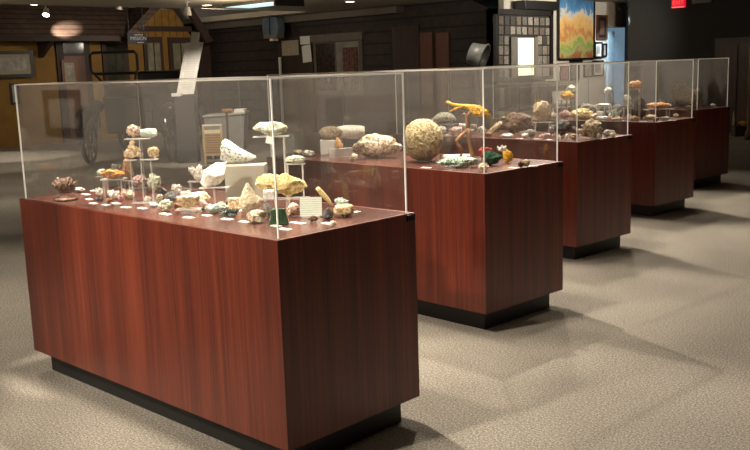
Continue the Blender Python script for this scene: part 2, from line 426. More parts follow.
RIGHT0 = Vector((ROT.col[0].x, ROT.col[0].y)).normalized()
FACE = math.atan2(RIGHT0.y, RIGHT0.x)
def place(c, px, v, py, lift=False):
    """base point of a thing seen at column px: on the deck at v; with lift, at the height where the photo shows row py"""
    g = deck_px(c, px, v)
    if lift: return at_depth(px, py, depth(g)), g
    return g, g
HEADS = {'rock': 'rock', 'crystal': 'crystal', 'geode': 'geode'}
def spec(c, name, label, cat, px, v, w, h, style, mat, py=None, dr=.75, riser=None, group=None, rz=0):
    P, g = place(c, px, v, py, py is not None)
    k = depth(P) / FPX
    W, H, D = w * k, h * k, w * k * dr
    o = stone(name, P, W, D, H, style, mat, None, FACE + rz)
    tag(o, label, cat, group)
    if riser: stand(P, g, W, D, *riser)
    return o
def stand(P, g, W, D, label, kind='table'):
    hgt = P.z - HW
    t = thing('acrylic_stand', label, 'display stand', (P.x, P.y, HW), FACE, 'clear acrylic stands under specimens')
    w, d = max(W * 1.04, .03) / 2, max(D * .9, .02) / 2
    MB().box((-w, -d, hgt - .004), (w, d, hgt)).build('stand_top', M['riser_top'], t)
    lw = .0035
    if kind == 'table':
        for sx in (-1, 1):
            MB().box((sx * w * .72 - lw, -d * .8, 0), (sx * w * .72 + lw, d * .8, hgt - .004)).build('stand_leg', M['riser'], t)
            for sy in (-1, 1):
                MB().box((sx * w * .72 - lw, sy * d * .8 - .0012, 0), (sx * w * .72 + lw, sy * d * .8 + .0012, hgt - .004)).build('stand_edge', M['edge_dim'], t)
    else:
        MB().cyl((0, 0, .003), (0, 0, hgt - .004), .0045, seg=10).build('stand_post', M['riser_top'], t)
        MB().box((-w * .6, -d * .7, 0), (w * .6, d * .7, .003)).build('stand_foot', M['riser_top'], t)
def riser_top():
    m = NT('riser_edge_lit'); tr = m.n('ShaderNodeBsdfTransparent'); p = m.n('ShaderNodeBsdfPrincipled', i_Roughness=.2)
    p.inputs['Base Color'].default_value = S((226, 222, 212))
    mx = m.n('ShaderNodeMixShader'); mx.inputs[0].default_value = .42
    m.l(tr.outputs[0], mx.inputs[1]); m.l(p.outputs[0], mx.inputs[2]); m.l(mx.outputs[0], m.out.inputs[0]); return m.m
M['riser_top'] = riser_top()
def card(c, px, v, w, what, dpt=.024, tilt=.0):
    g = deck_px(c, px, v); k = depth(g) / FPX; W = w * k
    o = MB().box((-W / 2, -dpt / 2, 0), (W / 2, dpt / 2, .0018)).build('information_card', M['card'])
    o.location = g; o.rotation_euler = (0, 0, CASES[c][1] + random.Random(px * 7).uniform(-.12, .12))
    tag(o, what, 'information card', 'white information cards on the case decks')

# ---- nearest case
c = 0
t = thing('fan_fossil', 'dark brown fan-shaped fossil on a round brown base near the case corner', 'fossil', deck_px(0, 66, 200), FACE)
k = depth(t.location) / FPX
MB().lathe([(10.5 * k, 0), (12 * k, 1.2 * k), (10 * k, 2.6 * k), (3 * k, 3 * k)], 20).build('base', M['darkbrown'], t, True)
for sx in (-1, 1): MB().tube([(sx * 5 * k, 0, 2.6 * k), (sx * 7 * k, 0, 6 * k), (sx * 7.5 * k, .5 * k, 11 * k)], .5 * k, 6).build('prong', M['riser_top'], t)
stone('fossil_body', (0, 0, 7 * k), 25 * k, 12 * k, 16.5 * k, 'fan', 'darkbrown', t)
A = 'specimen'
spec(0, 'white_pebble', 'small flat white stone behind the dark fan-shaped fossil', 'rock', 80, .4, 10, 5, 'lump', 'white')
card(0, 86, .36, 12, 'white information card beside the small flat white stone')
card(0, 95, .5, 13, 'white information card standing alone toward the back of the nearest case')
spec(0, 'dark_pebble', 'small dark stone under the white quartz lump', 'rock', 99.5, 201, 9, 5, 'lump', 'darkgrey')
spec(0, 'quartz_lump', 'bright white quartz lump perched on a small dark stone', 'rock', 99, 201, 9, 9.5, 'cluster', 'white', py=196)
card(0, 89, 199.3, 10, 'white information card just past the fan-shaped fossil base')
card(0, 93.5, 203.4, 10, 'white information card in front of the quartz lump')
spec(0, 'green_white_rock', 'green-white rough rock on a stand behind the amber stone', 'rock', 102, .56, 10, 7.5, 'rough', 'greenwhite', py=176, riser=('clear stand under the green-white rough rock', 'post'))
spec(0, 'grey_rock', 'pale grey rock on a stand behind the amber stone', 'rock', 117, .7, 12, 6.5, 'rough', 'speckle', py=170, riser=('clear stand under the pale grey rock behind the amber stone', 'post'))
spec(0, 'amber_stone', 'glowing orange-amber stone slab raised on a clear stand', 'rock', 114, .42, 23, 10, 'plate', 'amber', py=178.5, riser=('clear stand under the orange-amber stone slab',))
spec(0, 'brown_stone_blade', 'upright pointed rust-brown stone beside the amber slab', 'rock', 129, .66, 12, 24, 'point', 'rust', py=180, dr=.5, riser=('clear stand under the upright rust-brown stone', 'post'))
# the tall tower stand
g = deck_px(0, 142, 203); dg = depth(g); k = dg / FPX
t = thing('tower_stand', 'tall clear tiered stand holding the green bar and tan crystals', 'display stand', g, FACE)
def zrow(px, py): return at_depth(px, py, dg).z - HW
z1, z2, z0 = zrow(142, 137.5), zrow(142, 158.6), zrow(150, 160)
for sx, zt in ((-8, z2), (2.5, z1), (12, z2)):
    MB().box((sx * k, -4 * k, 0), ((sx + 1) * k, -3 * k, zt)).build('stand_leg', M['riser_top'], t)
    MB().box((sx * k, 3 * k, 0), ((sx + 1) * k, 4 * k, zt)).build('stand_leg', M['riser'], t)
MB().box((-14 * k, -5 * k, z2 - .004), (-2 * k, 5 * k, z2)).build('shelf', M['riser_top'], t)
MB().box((2 * k, -5 * k, z2 - .004), (19 * k, 5 * k, z2)).build('shelf', M['riser_top'], t)
MB().box((-12 * k, -4 * k, z1 - .004), (13 * k, 4 * k, z1)).build('shelf', M['riser_top'], t)
MB().box((-9 * k, -5 * k, 0), (14 * k, 5 * k, .003)).build('foot', M['riser_top'], t)
def onpt(name, label, cat, px, py, w, h, style, mat, dr=.75, dep=None, group=None):
    P = at_depth(px, py, dep or dg); kk = (dep or dg) / FPX
    return tag(stone(name, P, w * kk, w * kk * dr, h * kk, style, mat, None, FACE), label, cat, group)
onpt('pink_crystal', 'pinkish brown crystal cluster at the top of the tall stand', 'crystal', 134, 137.2, 15, 13, 'grape', 'pinkbrown', .5)
onpt('green_bar', 'pale green rounded mineral bar lying across the top of the tall stand', 'mineral', 149, 137.3, 16, 9, 'bar', 'palegreen', .5)
onpt('tan_crystal_heap', 'tan crystal pyramid on the middle shelf of the tall stand', 'crystal', 133.5, 158.2, 20, 18, 'heap', 'tan', .5)
onpt('tan_crystal_lump', 'rounded tan crystal lump on the shelf of the tall stand', 'crystal', 154, 158.2, 12, 12, 'grape', 'tan', .6)
spec(0, 'pink_rock', 'pale pink rock behind the legs of the tall stand', 'rock', 139, .76, 17, 13, 'rough', 'pink', py=187, dr=.5, riser=('clear stand under the pale pink rock', 'post'))
spec(0, 'yellow_green_rock', 'yellow-green rough rock behind the tall stand', 'rock', 155, .72, 15, 19, 'rough', 'greenwhite', dr=.5)
spec(0, 'white_crystal_cluster', 'white crystal cluster in front of the amber slab', 'crystal', 114.5, 199, 13, 10, 'cluster', 'white', dr=.6)
spec(0, 'reddish_pebble', 'small reddish-brown stone among the white crystals', 'rock', 124, 198.5, 6, 10, 'lump', 'pinkbrown')
spec(0, 'cream_rock', 'cream rock beside the small reddish-brown stone', 'rock', 131, 199, 8, 9.5, 'rough', 'cream')
spec(0, 'brown_chip', 'brown stone chip on the deck below the white crystals', 'rock', 110, 203, 7, 5, 'angular', 'rust')
card(0, 106, 205, 11, 'white information card below the white crystal cluster')
card(0, 116.5, 203.6, 12, 'white information card beside the brown stone chip')
card(0, 126, 207.4, 12, 'white information card in front of the cream rock')
card(0, 142.5, 208.4, 13, 'white information card at the foot of the tall stand')
spec(0, 'lens_stone', 'small dark-rimmed white lens stone beside the foot of the tall stand', 'rock', 154, 207, 9, 4.6, 'lump', 'speckle')
spec(0, 'mottled_rock', 'rounded cream and green rock with a card before it', 'rock', 166, 211.5, 16, 13, 'rough', 'greenwhite', dr=.6)
card(0, 165.5, 214.2, 17, 'white information card in front of the rounded cream and green rock')
spec(0, 'dark_block', 'dark grey block stone behind the rounded cream and green rock', 'rock', 172, 201.5, 13, 10, 'angular', 'darkgrey')
spec(0, 'small_quartz', 'small white quartz on a stand above the dark block stone', 'crystal', 177, 196, 11, 8, 'cluster', 'white', py=191.5, riser=('clear stand under the small white quartz', 'table'))
spec(0, 'geode_bowl', 'tan bowl-shaped geode half held on a clear post', 'geode', 189, 213, 24, 13, 'bowl', 'tan', py=208.5, dr=.7, riser=('clear post stand under the tan geode bowl', 'post'))
card(0, 189, 217.6, 13, 'white information card under the tan geode bowl')
spec(0, 'cream_slab', 'pale cream slab rock behind the tan geode bowl', 'rock', 199, 203.5, 23, 12, 'lump', 'cream', dr=.4)
spec(0, 'white_spiky_crystal', 'white spiky crystal raised behind the cream slab', 'crystal', 197, .82, 17, 17, 'cluster', 'white', py=181, dr=.6, riser=('clear stand under the white spiky crystal',))
spec(0, 'slanting_crystal', 'large white slanting crystal blade held on a post', 'crystal', 214, .46, 28, 25, 'upslab', 'white', py=187, dr=.4, riser=('clear post stand under the large white crystal blade', 'post'))
spec(0, 'violet_grey_rock', 'pale violet-grey rock beside the tan geode bowl', 'rock', 203.5, 211, 10, 12, 'angular', 'pink', dr=.5)
spec(0, 'pale_green_rock', 'flat pale grey-green rock on the deck by the black crystals', 'rock', 216.5, 213, 24, 10, 'plate', 'mossgrey', dr=.55)
spec(0, 'black_crystal', 'shiny black-green crystal rock near the front of the deck', 'crystal', 229, 216.5, 22, 9, 'cluster', 'blackgreen', dr=.5)
card(0, 207, 215.5, 12, 'white information card in front of the flat grey-green rock')
card(0, 227.5, 219.3, 14, 'white information card in front of the black-green crystal')
card(0, 245, 222, 15, 'white information card before the small brown and grey rock')
spec(0, 'tan_cube', 'square tan block stone behind the black crystals', 'rock', 235, 208.5, 13, 11, 'cube', 'tan', dr=.7)
spec(0, 'smoky_rock', 'large smoky grey rock standing before the cream plinth', 'rock', 243, 199, 22, 19, 'lump', 'grey', dr=.5)
spec(0, 'cream_point', 'cream pointed rock with a rusty orange side', 'rock', 250, 214.5, 21, 32, 'point', 'cream', dr=.42)
spec(0, 'orange_crust', 'rusty orange crust stone leaning by the cream pointed rock', 'rock', 258.5, 206, 9, 11, 'rough', 'orange', dr=.5)
card(0, 238, 210.8, 10, 'white information card beside the square tan block')
spec(0, 'brown_grey_rock', 'brown and grey rock on the front edge of the deck', 'rock', 257, 222.5, 22, 13, 'angular', 'mottle', dr=.6)
# cream plinth with the speckled wedge and the tall table stand
g = deck_px(0, 248, .78); dg2 = depth(g); k2 = dg2 / FPX; hp = at_depth(248, 163.5, dg2).z - HW
t = MB().box((-20 * k2, -11 * k2, 0), (20 * k2, 11 * k2, hp), bevel=.003).build('cream_plinth', plain('cream_plinth_paint', (150, 145, 128), .6))
t.location = g; t.rotation_euler = (0, 0, FACE); tag(t, 'pale cream box plinth at the back of the nearest case', 'plinth')
onpt('speckled_wedge', 'grey-green speckled wedge rock standing on the cream plinth', 'rock', 239, 163.2, 37, 25, 'wedge', 'speckle', .35, dep=dg2)
dg3 = depth(deck_px(0, 271, .6)); P = at_depth(271, 136, dg3); kk = dg3 / FPX
t = thing('table_stand', 'tall clear table stand beside the speckled wedge rock', 'display stand', (P.x, P.y, HW), FACE)
hz = P.z - HW
MB().box((-18 * kk, -6 * kk, hz - .004), (18 * kk, 6 * kk, hz)).build('stand_top', M['riser_top'], t)
for sx in (1.6, 13):
    for sy in (-5, 5): MB().box(((sx - .9) * kk, sy * kk - .002, 0), ((sx + .9) * kk, sy * kk + .002, hz - .004)).build('stand_leg', M['riser_top' if sy < 0 else 'riser'], t)
onpt('striped_rock', 'long greenish white rock on the tall clear table stand', 'rock', 270.5, 135.8, 35, 14.5, 'lump', 'greenwhite', .4, dep=dg3)
tg = MB().box((-3.2 * kk, -.001, 0), (3.2 * kk, .001, 7 * kk)).build('hanging_tag', M['card'])
tg.location = at_depth(268.5, 143.5, dg3 - .04); tg.rotation_euler = (0, .25, FACE); tag(tg, 'small white paper tag hanging from the tall clear table stand', 'tag')
spec(0, 'disc_rock', 'flat yellow-grey disc rock on a clear stand by the back glass', 'rock', 295, .84, 20, 8.5, 'lump', 'greenwhite', py=163.5, dr=.35, riser=('clear stand under the yellow-grey disc rock',))
spec(0, 'yellow_slab', 'big pale yellow arched slab raised on a clear stand', 'rock', 282, .6, 53, 25, 'shard', 'yellow', py=198, dr=.26, riser=('clear stand under the big pale yellow slab',))
spec(0, 'white_cube_stone', 'small bright white cube stone on a grey stone', 'rock', 269, 217.5, 11, 9, 'cube', 'white', py=199)
spec(0, 'blue_grey_rock', 'grey rock under the small white cube stone', 'rock', 269.5, 217.5, 14, 15, 'angular', 'grey', dr=.35)
spec(0, 'dark_green_block', 'dark green polished trapezoid block behind the case corner', 'mineral', 279, 224.5, 20, 16, 'trapezoid', 'darkgreen', dr=.4)
card(0, 276, 226, 12, 'white information card in front of the dark green block')
card(0, 285, 229.3, 15, 'white information card nearest to the glass corner')
card(0, 298, 223.2, 18, 'white information card below the clear lined plaque')
spec(0, 'plum_crystal', 'purple-brown crystal block under the big yellow slab', 'crystal', 293, 217, 15, 15, 'angular', 'pinkbrown', dr=.5)
g = deck_px(0, 311, 217.5); k3 = depth(g) / FPX
t = thing('text_plaque', 'pale green printed text plaque on a small easel', 'plaque', g, FACE)
def printed(name, paper, ink, rows):
    m = NT(name); p = m.principled(i_Roughness=.6); co = m.coords((1, 1, 1), 'Generated')
    sp = m.n('ShaderNodeSeparateXYZ'); m.l(co, sp.inputs[0])
    w = m.n('ShaderNodeMath', operation='MULTIPLY'); m.l(sp.outputs['Z'], w.inputs[0]); w.inputs[1].default_value = rows
    f = m.n('ShaderNodeMath', operation='FRACT'); m.l(w.outputs[0], f.inputs[0])
    nz = m.n('ShaderNodeTexNoise'); nz.inputs['Scale'].default_value = 40; m.l(co, nz.inputs[0])
    g1 = m.n('ShaderNodeMath', operation='GREATER_THAN'); m.l(f.outputs[0], g1.inputs[0]); g1.inputs[1].default_value = .6
    g2 = m.n('ShaderNodeMath', operation='GREATER_THAN'); m.l(nz.outputs[0], g2.inputs[0]); g2.inputs[1].default_value = .47
    mu = m.n('ShaderNodeMath', operation='MULTIPLY'); m.l(g1.outputs[0], mu.inputs[0]); m.l(g2.outputs[0], mu.inputs[1])
    m.l(m.ramp(mu.outputs[0], [(0, S(paper)), (1, S(ink))]), p.inputs['Base Color']); return m.m
tilt = Matrix.Rotation(-.35, 4, 'X')
MB().box((-11 * k3, 0, 1.5 * k3), (11 * k3, .002, 21 * k3), tilt).build('plaque_face', printed('printed_plaque', (196, 200, 182), (150, 156, 140), 9), t)
MB().box((-9 * k3, -.012, 0), (9 * k3, .004, 1.5 * k3)).build('easel_foot', M['riser_top'], t)
MB().box((-.003, .0, 0), (.003, .003, 15 * k3), Matrix.Translation((0, 10 * k3, 0)) @ Matrix.Rotation(.3, 4, 'X')).build('easel_leg', M['riser_top'], t)
spec(0, 'brown_nugget', 'small knobbly brown stone below the lined plaque', 'rock', 313, 222, 11, 7, 'rough', 'darkbrown')
spec(0, 'grey_cone', 'dark grey cone-shaped stone beside the lined plaque', 'rock', 327.5, 219.5, 12, 12.5, 'point', 'darkgrey')
card(0, 329, 223.8, 18, 'white information card in front of the dark grey cone stone')
spec(0, 'yellow_crystal_spear', 'pale yellow crystal blade leaning up toward the yellow slab', 'crystal', 325, 206.5, 17, 20, 'blade', 'yellow', dr=.4)
spec(0, 'tan_nodule', 'rounded tan nodule resting at the end of the nearest deck', 'rock', 344, 216.5, 21, 15, 'lump', 'tan', dr=.7)
onpt('green_inclusion', 'dark green and pink stone lying on the rounded tan nodule', 'rock', 342, 206.5, 15, 9, 'plate', 'mossgrey', .6, dep=depth(deck_px(0, 344, 216.5)) + .01)
card(0, 357, 212, 6, 'tiny white information card past the rounded tan nodule')

for nm, lb, ct, px, v, w, h, sty, mt in (
 ('milky_quartz', 'small milky quartz between the tall stand legs', 'crystal', 148, .38, 8, 7, 'cluster', 'white'),
 ('green_pebble', 'small mossy green pebble behind the small white lens stone', 'rock', 160, .45, 8, 8, 'rough', 'greenwhite'),
 ('grey_ore', 'small dark grey ore lump between the tall stand and dark block stone', 'rock', 163, .62, 9, 9, 'angular', 'darkgrey'),
 ('white_spar', 'blocky white spar beside the small white quartz stand', 'crystal', 186, .62, 9, 8, 'cube', 'white'),
 ('rusty_pebble', 'rusty pebble half hidden behind the tan geode bowl', 'rock', 178, .3, 8, 7, 'lump', 'rust'),
 ('pale_chip', 'pale chip of stone under the slanting white crystal', 'rock', 222, .52, 9, 6, 'angular', 'cream'),
 ('smoky_chip', 'smoky grey chip before the cream plinth', 'rock', 229, .6, 8, 8, 'angular', 'grey'),
 ('pink_spar', 'pinkish spar below the amber slab', 'crystal', 121, .32, 7, 7, 'cluster', 'pink'),
 ('black_pebble', 'black pebble at the back glass behind the yellow slab', 'rock', 312, .62, 9, 8, 'lump', 'blackgreen'),
 ('ivory_pebble', 'ivory pebble between the yellow crystal spear and tan nodule', 'rock', 333, .42, 8, 6, 'lump', 'bone')):
    spec(0, nm, lb, ct, px, v, w, h, sty, mt, dr=.6)
# ---- second case
spec(1, 'grey_chip', 'small grey-white chip near the far end of the second deck', 'rock', 287, .13, 9, 5, 'rough', 'grey')
spec(1, 'cream_pebble', 'small cream pebble next to the grey-white chip', 'rock', 298, .24, 9, 6, 'lump', 'cream')
spec(1, 'white_shell', 'small pale shell-like stone before the white plinth', 'rock', 309, .25, 13, 6.5, 'rough', 'white')
g = deck_px(1, 328, .5); k4 = depth(g) / FPX
t = MB().box((-7 * k4, -6 * k4, 0), (8 * k4, 6 * k4, 14 * k4), bevel=.003).build('white_plinth', M['card']); t.location = g; t.rotation_euler = (0, 0, FACE)
tag(t, 'small white box plinth under the brown mushroom-shaped rock', 'plinth')
onpt('mushroom_rock', 'brown-grey mushroom-shaped rock on the small white plinth', 'rock', 331, 140.2, 24, 14, 'smooth', 'palebrown', .6, dep=depth(g))
spec(1, 'tusk_stone', 'long smooth ivory-white stone held up on a clear stand', 'rock', 351, .75, 28, 13, 'bar', 'bone', py=138, dr=.4, riser=('clear stand under the long ivory-white stone',))
spec(1, 'orange_cone', 'small orange cone stone standing on the clear block', 'rock', 339, .35, 9, 11, 'point', 'orange', py=148)
g = deck_px(1, 341, .35); k4 = depth(g) / FPX; hb = at_depth(341, 148, depth(g)).z - HW
t = MB().box((-12 * k4, -5 * k4, 0), (12 * k4, 5 * k4, max(hb, .01)), bevel=.002).build('clear_block', M['riser_top']); t.location = g; t.rotation_euler = (0, 0, FACE)
tag(t, 'clear acrylic block under the small orange cone stone', 'display stand')
spec(1, 'rough_chip', 'rough white and brown chip beside the big cream boulder', 'rock', 354, .14, 9, 8, 'rough', 'mottle')
spec(1, 'cream_boulder', 'big cream and brown boulder beside the round tan ball', 'rock', 378, .45, 50, 25, 'lump', 'mottle', dr=.5)
spec(1, 'round_concretion', 'large round cracked tan stone ball', 'rock', 423.5, .42, 41, 43, 'ball', 'ball', dr=1)
card(1, 426, .06, 12, 'white information card in front of the round tan ball')
g = deck_px(1, 455, .62); k5 = depth(g) / FPX
t = MB().cyl((-15 * k5, 0, 3.2 * k5), (15 * k5, 0, 3.2 * k5), 3.2 * k5, seg=20).build('white_core', M['bone'], None, True); t.location = g; t.rotation_euler = (0, 0, FACE)
tag(t, 'white cylindrical stone core lying behind the driftwood legs', 'rock')
spec(1, 'malachite_bed', 'flat green and white rough mineral bed at the corner of the second deck', 'mineral', 459, .2, 46, 11, 'rough', 'malachite', dr=.34)
spec(1, 'pale_green_chunk', 'pale tan chunk at the end of the green mineral bed', 'rock', 484, .1, 11, 9, 'rough', 'cream', dr=.6)
spec(1, 'deep_green_rock', 'deep green rough mineral behind the glass corner', 'mineral', 493, .5, 21, 15, 'rough', 'greenfoil', dr=.6)
spec(1, 'red_mineral', 'small red leafy mineral above the green rocks', 'mineral', 486, .84, 16, 13, 'rough', 'red', dr=.5)
spec(1, 'orange_shell', 'orange-gold shell stone beside the red mineral', 'mineral', 508, .72, 11, 14, 'lump', 'gold', dr=.5)
onpt('white_star', 'small white star-shaped crystal on the orange-gold stone', 'crystal', 502, 151.5, 10, 7, 'cluster', 'white', .5, dep=depth(deck_px(1, 503, .6)))
spec(1, 'brown_pebble', 'small brown pebble toward the back corner of the second deck', 'rock', 521, .45, 7, 7, 'rough', 'darkbrown')
spec(1, 'tan_pebble', 'small tan pebble next to the brown pebble', 'rock', 530, .5, 9, 8, 'lump', 'tan')
card(1, 513, .42, 9, 'white information card beside the brown pebble')
card(1, 541, .6, 10, 'white information card past the tan pebble')
# driftwood with its yellow crest
g = deck_px(1, 463, .46); dd = depth(g); k6 = dd / FPX
t = thing('driftwood_piece', 'two-legged brown driftwood piece with a bright yellow branching crest', 'sculpture', g, FACE)
base = at_depth(463, 160, dd)
def q(px, py, y=0): 
    p = at_depth(px, py, dd) - g
    return Vector(((p.x * math.cos(-FACE) - p.y * math.sin(-FACE)), y * k6, max(.004, p.z)))
MB().tube([q(458, 162), q(461, 155), q(463, 151), q(457, 144, -1), q(456, 140, -1), q(461, 135), q(466, 131), q(467, 124), q(466, 116), q(469, 111)], [v * k6 for v in (1.9, 1.6, 1.7, 1.6, 1.7, 1.8, 2, 1.9, 1.8, 1.5)], 8).build('twisted_leg', M['oldwood'], t, True)
MB().tube([q(474, 162, 2), q(472, 155, 2), q(470, 146, 1), q(468, 136, 1), q(467, 128)], [v * k6 for v in (2.3, 1.9, 1.8, 1.7, 1.7)], 8).build('straight_leg', M['oldwood'], t, True)
MB().tube([q(460, 117, 1), q(463, 113, 1), q(466, 116)], [k6 * .9, k6 * 1.1, k6 * 1.2], 7).build('side_twig', M['oldwood'], t, True)
cr = MB()
cr.tube([q(445.5, 101), q(450, 103.5), q(457, 105), q(466, 106), q(476, 108), q(486, 112)], [v * k6 for v in (1.5, 1.4, 1.6, 2.4, 2.4, 1.2)], 8)
cr.tube([q(449, 111, -2), q(453, 109, -2), q(458, 107, -1), q(464, 106)], [v * k6 for v in (.8, 1.0, 1.1, 1.2)], 7)
cr.build('yellow_branch', M['gold'], t, True)
cst = stone('yellow_crest', q(476, 116.5), 25 * k6, 9 * k6, 12 * k6, 'rough', 'gold', t); cst.rotation_euler = (0, .28, 0)

# ---- third case
sp3 = [
 ('coral_stone', 'pale branching coral-like stone raised in the third case', 'fossil', 443, .55, 27, 12, 'arch', 'greenwhite', 124),
 ('white_rock', 'bright white rock beneath the pale coral-like stone', 'rock', 441, .3, 12, 8, 'rough', 'white', None),
 ('pinkish_rock', 'white and pink rock in the third case behind the driftwood', 'rock', 456, .3, 13, 8, 'rough', 'pink', None),
 ('small_grey_rock', 'small grey rock behind the driftwood legs in the third case', 'rock', 470, .3, 9, 6, 'rough', 'grey', None),
 ('knobbly_rock', 'knobbly grey-white rock beside the curved pale stone', 'rock', 482, .35, 9, 9, 'rough', 'speckle', None),
 ('curved_stone', 'curved pale leaning stone behind the second case corner', 'rock', 494, .24, 16, 15, 'upblade', 'palebrown', None),
 ('wide_brown_rock', 'wide dark brown rock mass in the middle of the third case', 'rock', 517, .72, 33, 22, 'rough', 'darkbrown', None),
 ('brown_nodule', 'rounded brown knob rock raised on a stand in the third case', 'rock', 542, .75, 19, 21, 'lump', 'palebrown', 122),
 ('flat_white_chip', 'flat white chip in front of the wide dark brown rock', 'rock', 507, .14, 13, 4, 'plate', 'white', None),
 ('grey_nodule', 'grey nodule to the side of the wide dark brown rock', 'rock', 531, .3, 12, 8, 'lump', 'grey', None),
 ('pink_chip', 'flat pink-tan chip beside the grey nodule', 'rock', 546, .25, 14, 5, 'plate', 'pink', None),
 ('dark_rough_rock', 'dark rough rock in the third case behind the glass edge', 'rock', 562, .5, 18, 17, 'rough', 'darkgrey', None),
 ('tiny_white_point', 'tiny white pointed crystal before the dark rough rock', 'crystal', 567, .12, 4, 7, 'point', 'white', None),
 ('little_white_point', 'little white crystal point at the foot of the brown pink geode', 'crystal', 559, .1, 4, 6, 'point', 'bone', None),
 ('pink_brown_geode', 'large pinkish brown geode near the end of the third case', 'geode', 591, .45, 27, 20, 'rough', 'palebrown', None),
 ('pale_pebble', 'pale pebble in front of the pinkish brown geode', 'rock', 602, .36, 4, 6, 'lump', 'white', None),
 ('flat_grey_rock', 'flat grey stone behind the geode in the third case', 'rock', 609, .75, 12, 7, 'lump', 'grey', None)]
for nm, lb, ct, px, v, w, h, sty, mt, py in sp3:
    spec(2, nm, lb, ct, px, v, w, h, sty, mt, py=py, dr=.5, riser=('clear stand under the ' + lb.split(' raised')[0],) if py else None)
for px, v, w, s in ((448, .12, 8, 'white information card under the bright white rock'), (520, .1, 9, 'white information card before the wide dark brown rock'), (537, .12, 9, 'white information card before the grey nodule'), (549, .1, 7, 'white information card near the front corner of the third case')):
    card(2, px, v, w, s, .03)
# ---- fourth case
sp4 = [
 ('yellow_crystal', 'bright yellow crystal on a stand near the far end of the fourth case', 'crystal', 567, .6, 15, 9, 'rough', 'gold', 100),
 ('pale_green_crystal', 'pale green crystal behind the bright yellow crystal', 'crystal', 571, .74, 11, 8.5, 'rough', 'palegreen', 93),
 ('orange_crystal_heap', 'orange-yellow crystal heap at the front of the fourth case', 'crystal', 582, .3, 23, 11, 'grape', 'yellow', None),
 ('tan_fossil', 'tan and pink fossil stone beside the orange-yellow heap', 'fossil', 565, .3, 13, 9, 'rough', 'pink', None),
 ('grey_fossil_rock', 'grey ridged rock behind the orange-yellow heap', 'rock', 587, .66, 19, 14, 'rough', 'grey', None),
 ('white_round_stone', 'grey-white round stone next to the ridged grey rock', 'rock', 600, .42, 8, 8, 'lump', 'speckle', None),
 ('white_plate_stone', 'thin white plate stone on a stand in the fourth case', 'rock', 604, .5, 15, 3.2, 'plate', 'white', 106.5),
 ('white_nodule', 'small white knob stone high on a stand by the back glass', 'rock', 608, .76, 9, 6, 'lump', 'white', 93),
 ('long_white_chip', 'long white chip along the front of the fourth case', 'rock', 602, .18, 13, 4, 'plate', 'white', None),
 ('short_white_chip', 'short cream chip along the front of the fourth case', 'rock', 617, .2, 11, 4, 'plate', 'cream', None),
 ('clear_quartz', 'grey glassy quartz in the middle of the fourth case', 'crystal', 614, .36, 15, 11, 'cluster', 'mossgrey', None),
 ('orange_layered_rock', 'orange and white layered rock at the top of a tall stand', 'rock', 634, .34, 15, 8.5, 'plate', 'orange', 89),
 ('grey_white_lump', 'grey-white lump below the orange layered rock', 'rock', 627, .5, 9, 13, 'lump', 'speckle', 107),
 ('dark_bust_rock', 'dark grey blocky rock under the orange layered rock', 'rock', 641, .68, 15, 21, 'angular', 'darkgrey', None),
 ('shell_plate', 'long orange and cream shell plate on a low clear stand', 'fossil', 658, .5, 27, 7, 'plate', 'orange', 109),
 ('tan_chip', 'tan pointed chip near the front corner of the fourth case', 'rock', 635, .25, 11, 5, 'rough', 'tan', None),
 ('rust_chip', 'rust and cream chip under the shell plate', 'rock', 650, .3, 13, 6, 'rough', 'mottle', None),
 ('olive_chip', 'small olive stone under the end of the shell plate', 'rock', 664, .45, 11, 4, 'lump', 'greenwhite', None)]
for nm, lb, ct, px, v, w, h, sty, mt, py in sp4:
    spec(3, nm, lb, ct, px, v, w, h, sty, mt, py=py, dr=.5, riser=('clear stand under the ' + lb.split(' on a')[0].split(' high')[0].split(' at the')[0],) if py else None)
for px, v, w, s in ((626, .12, 8, 'white information card before the grey glassy quartz'), (643, .12, 7, 'white information card before the tan pointed chip'), (672, .4, 8, 'white information card near the end of the shell plate')):
    card(3, px, v, w, s, .03)
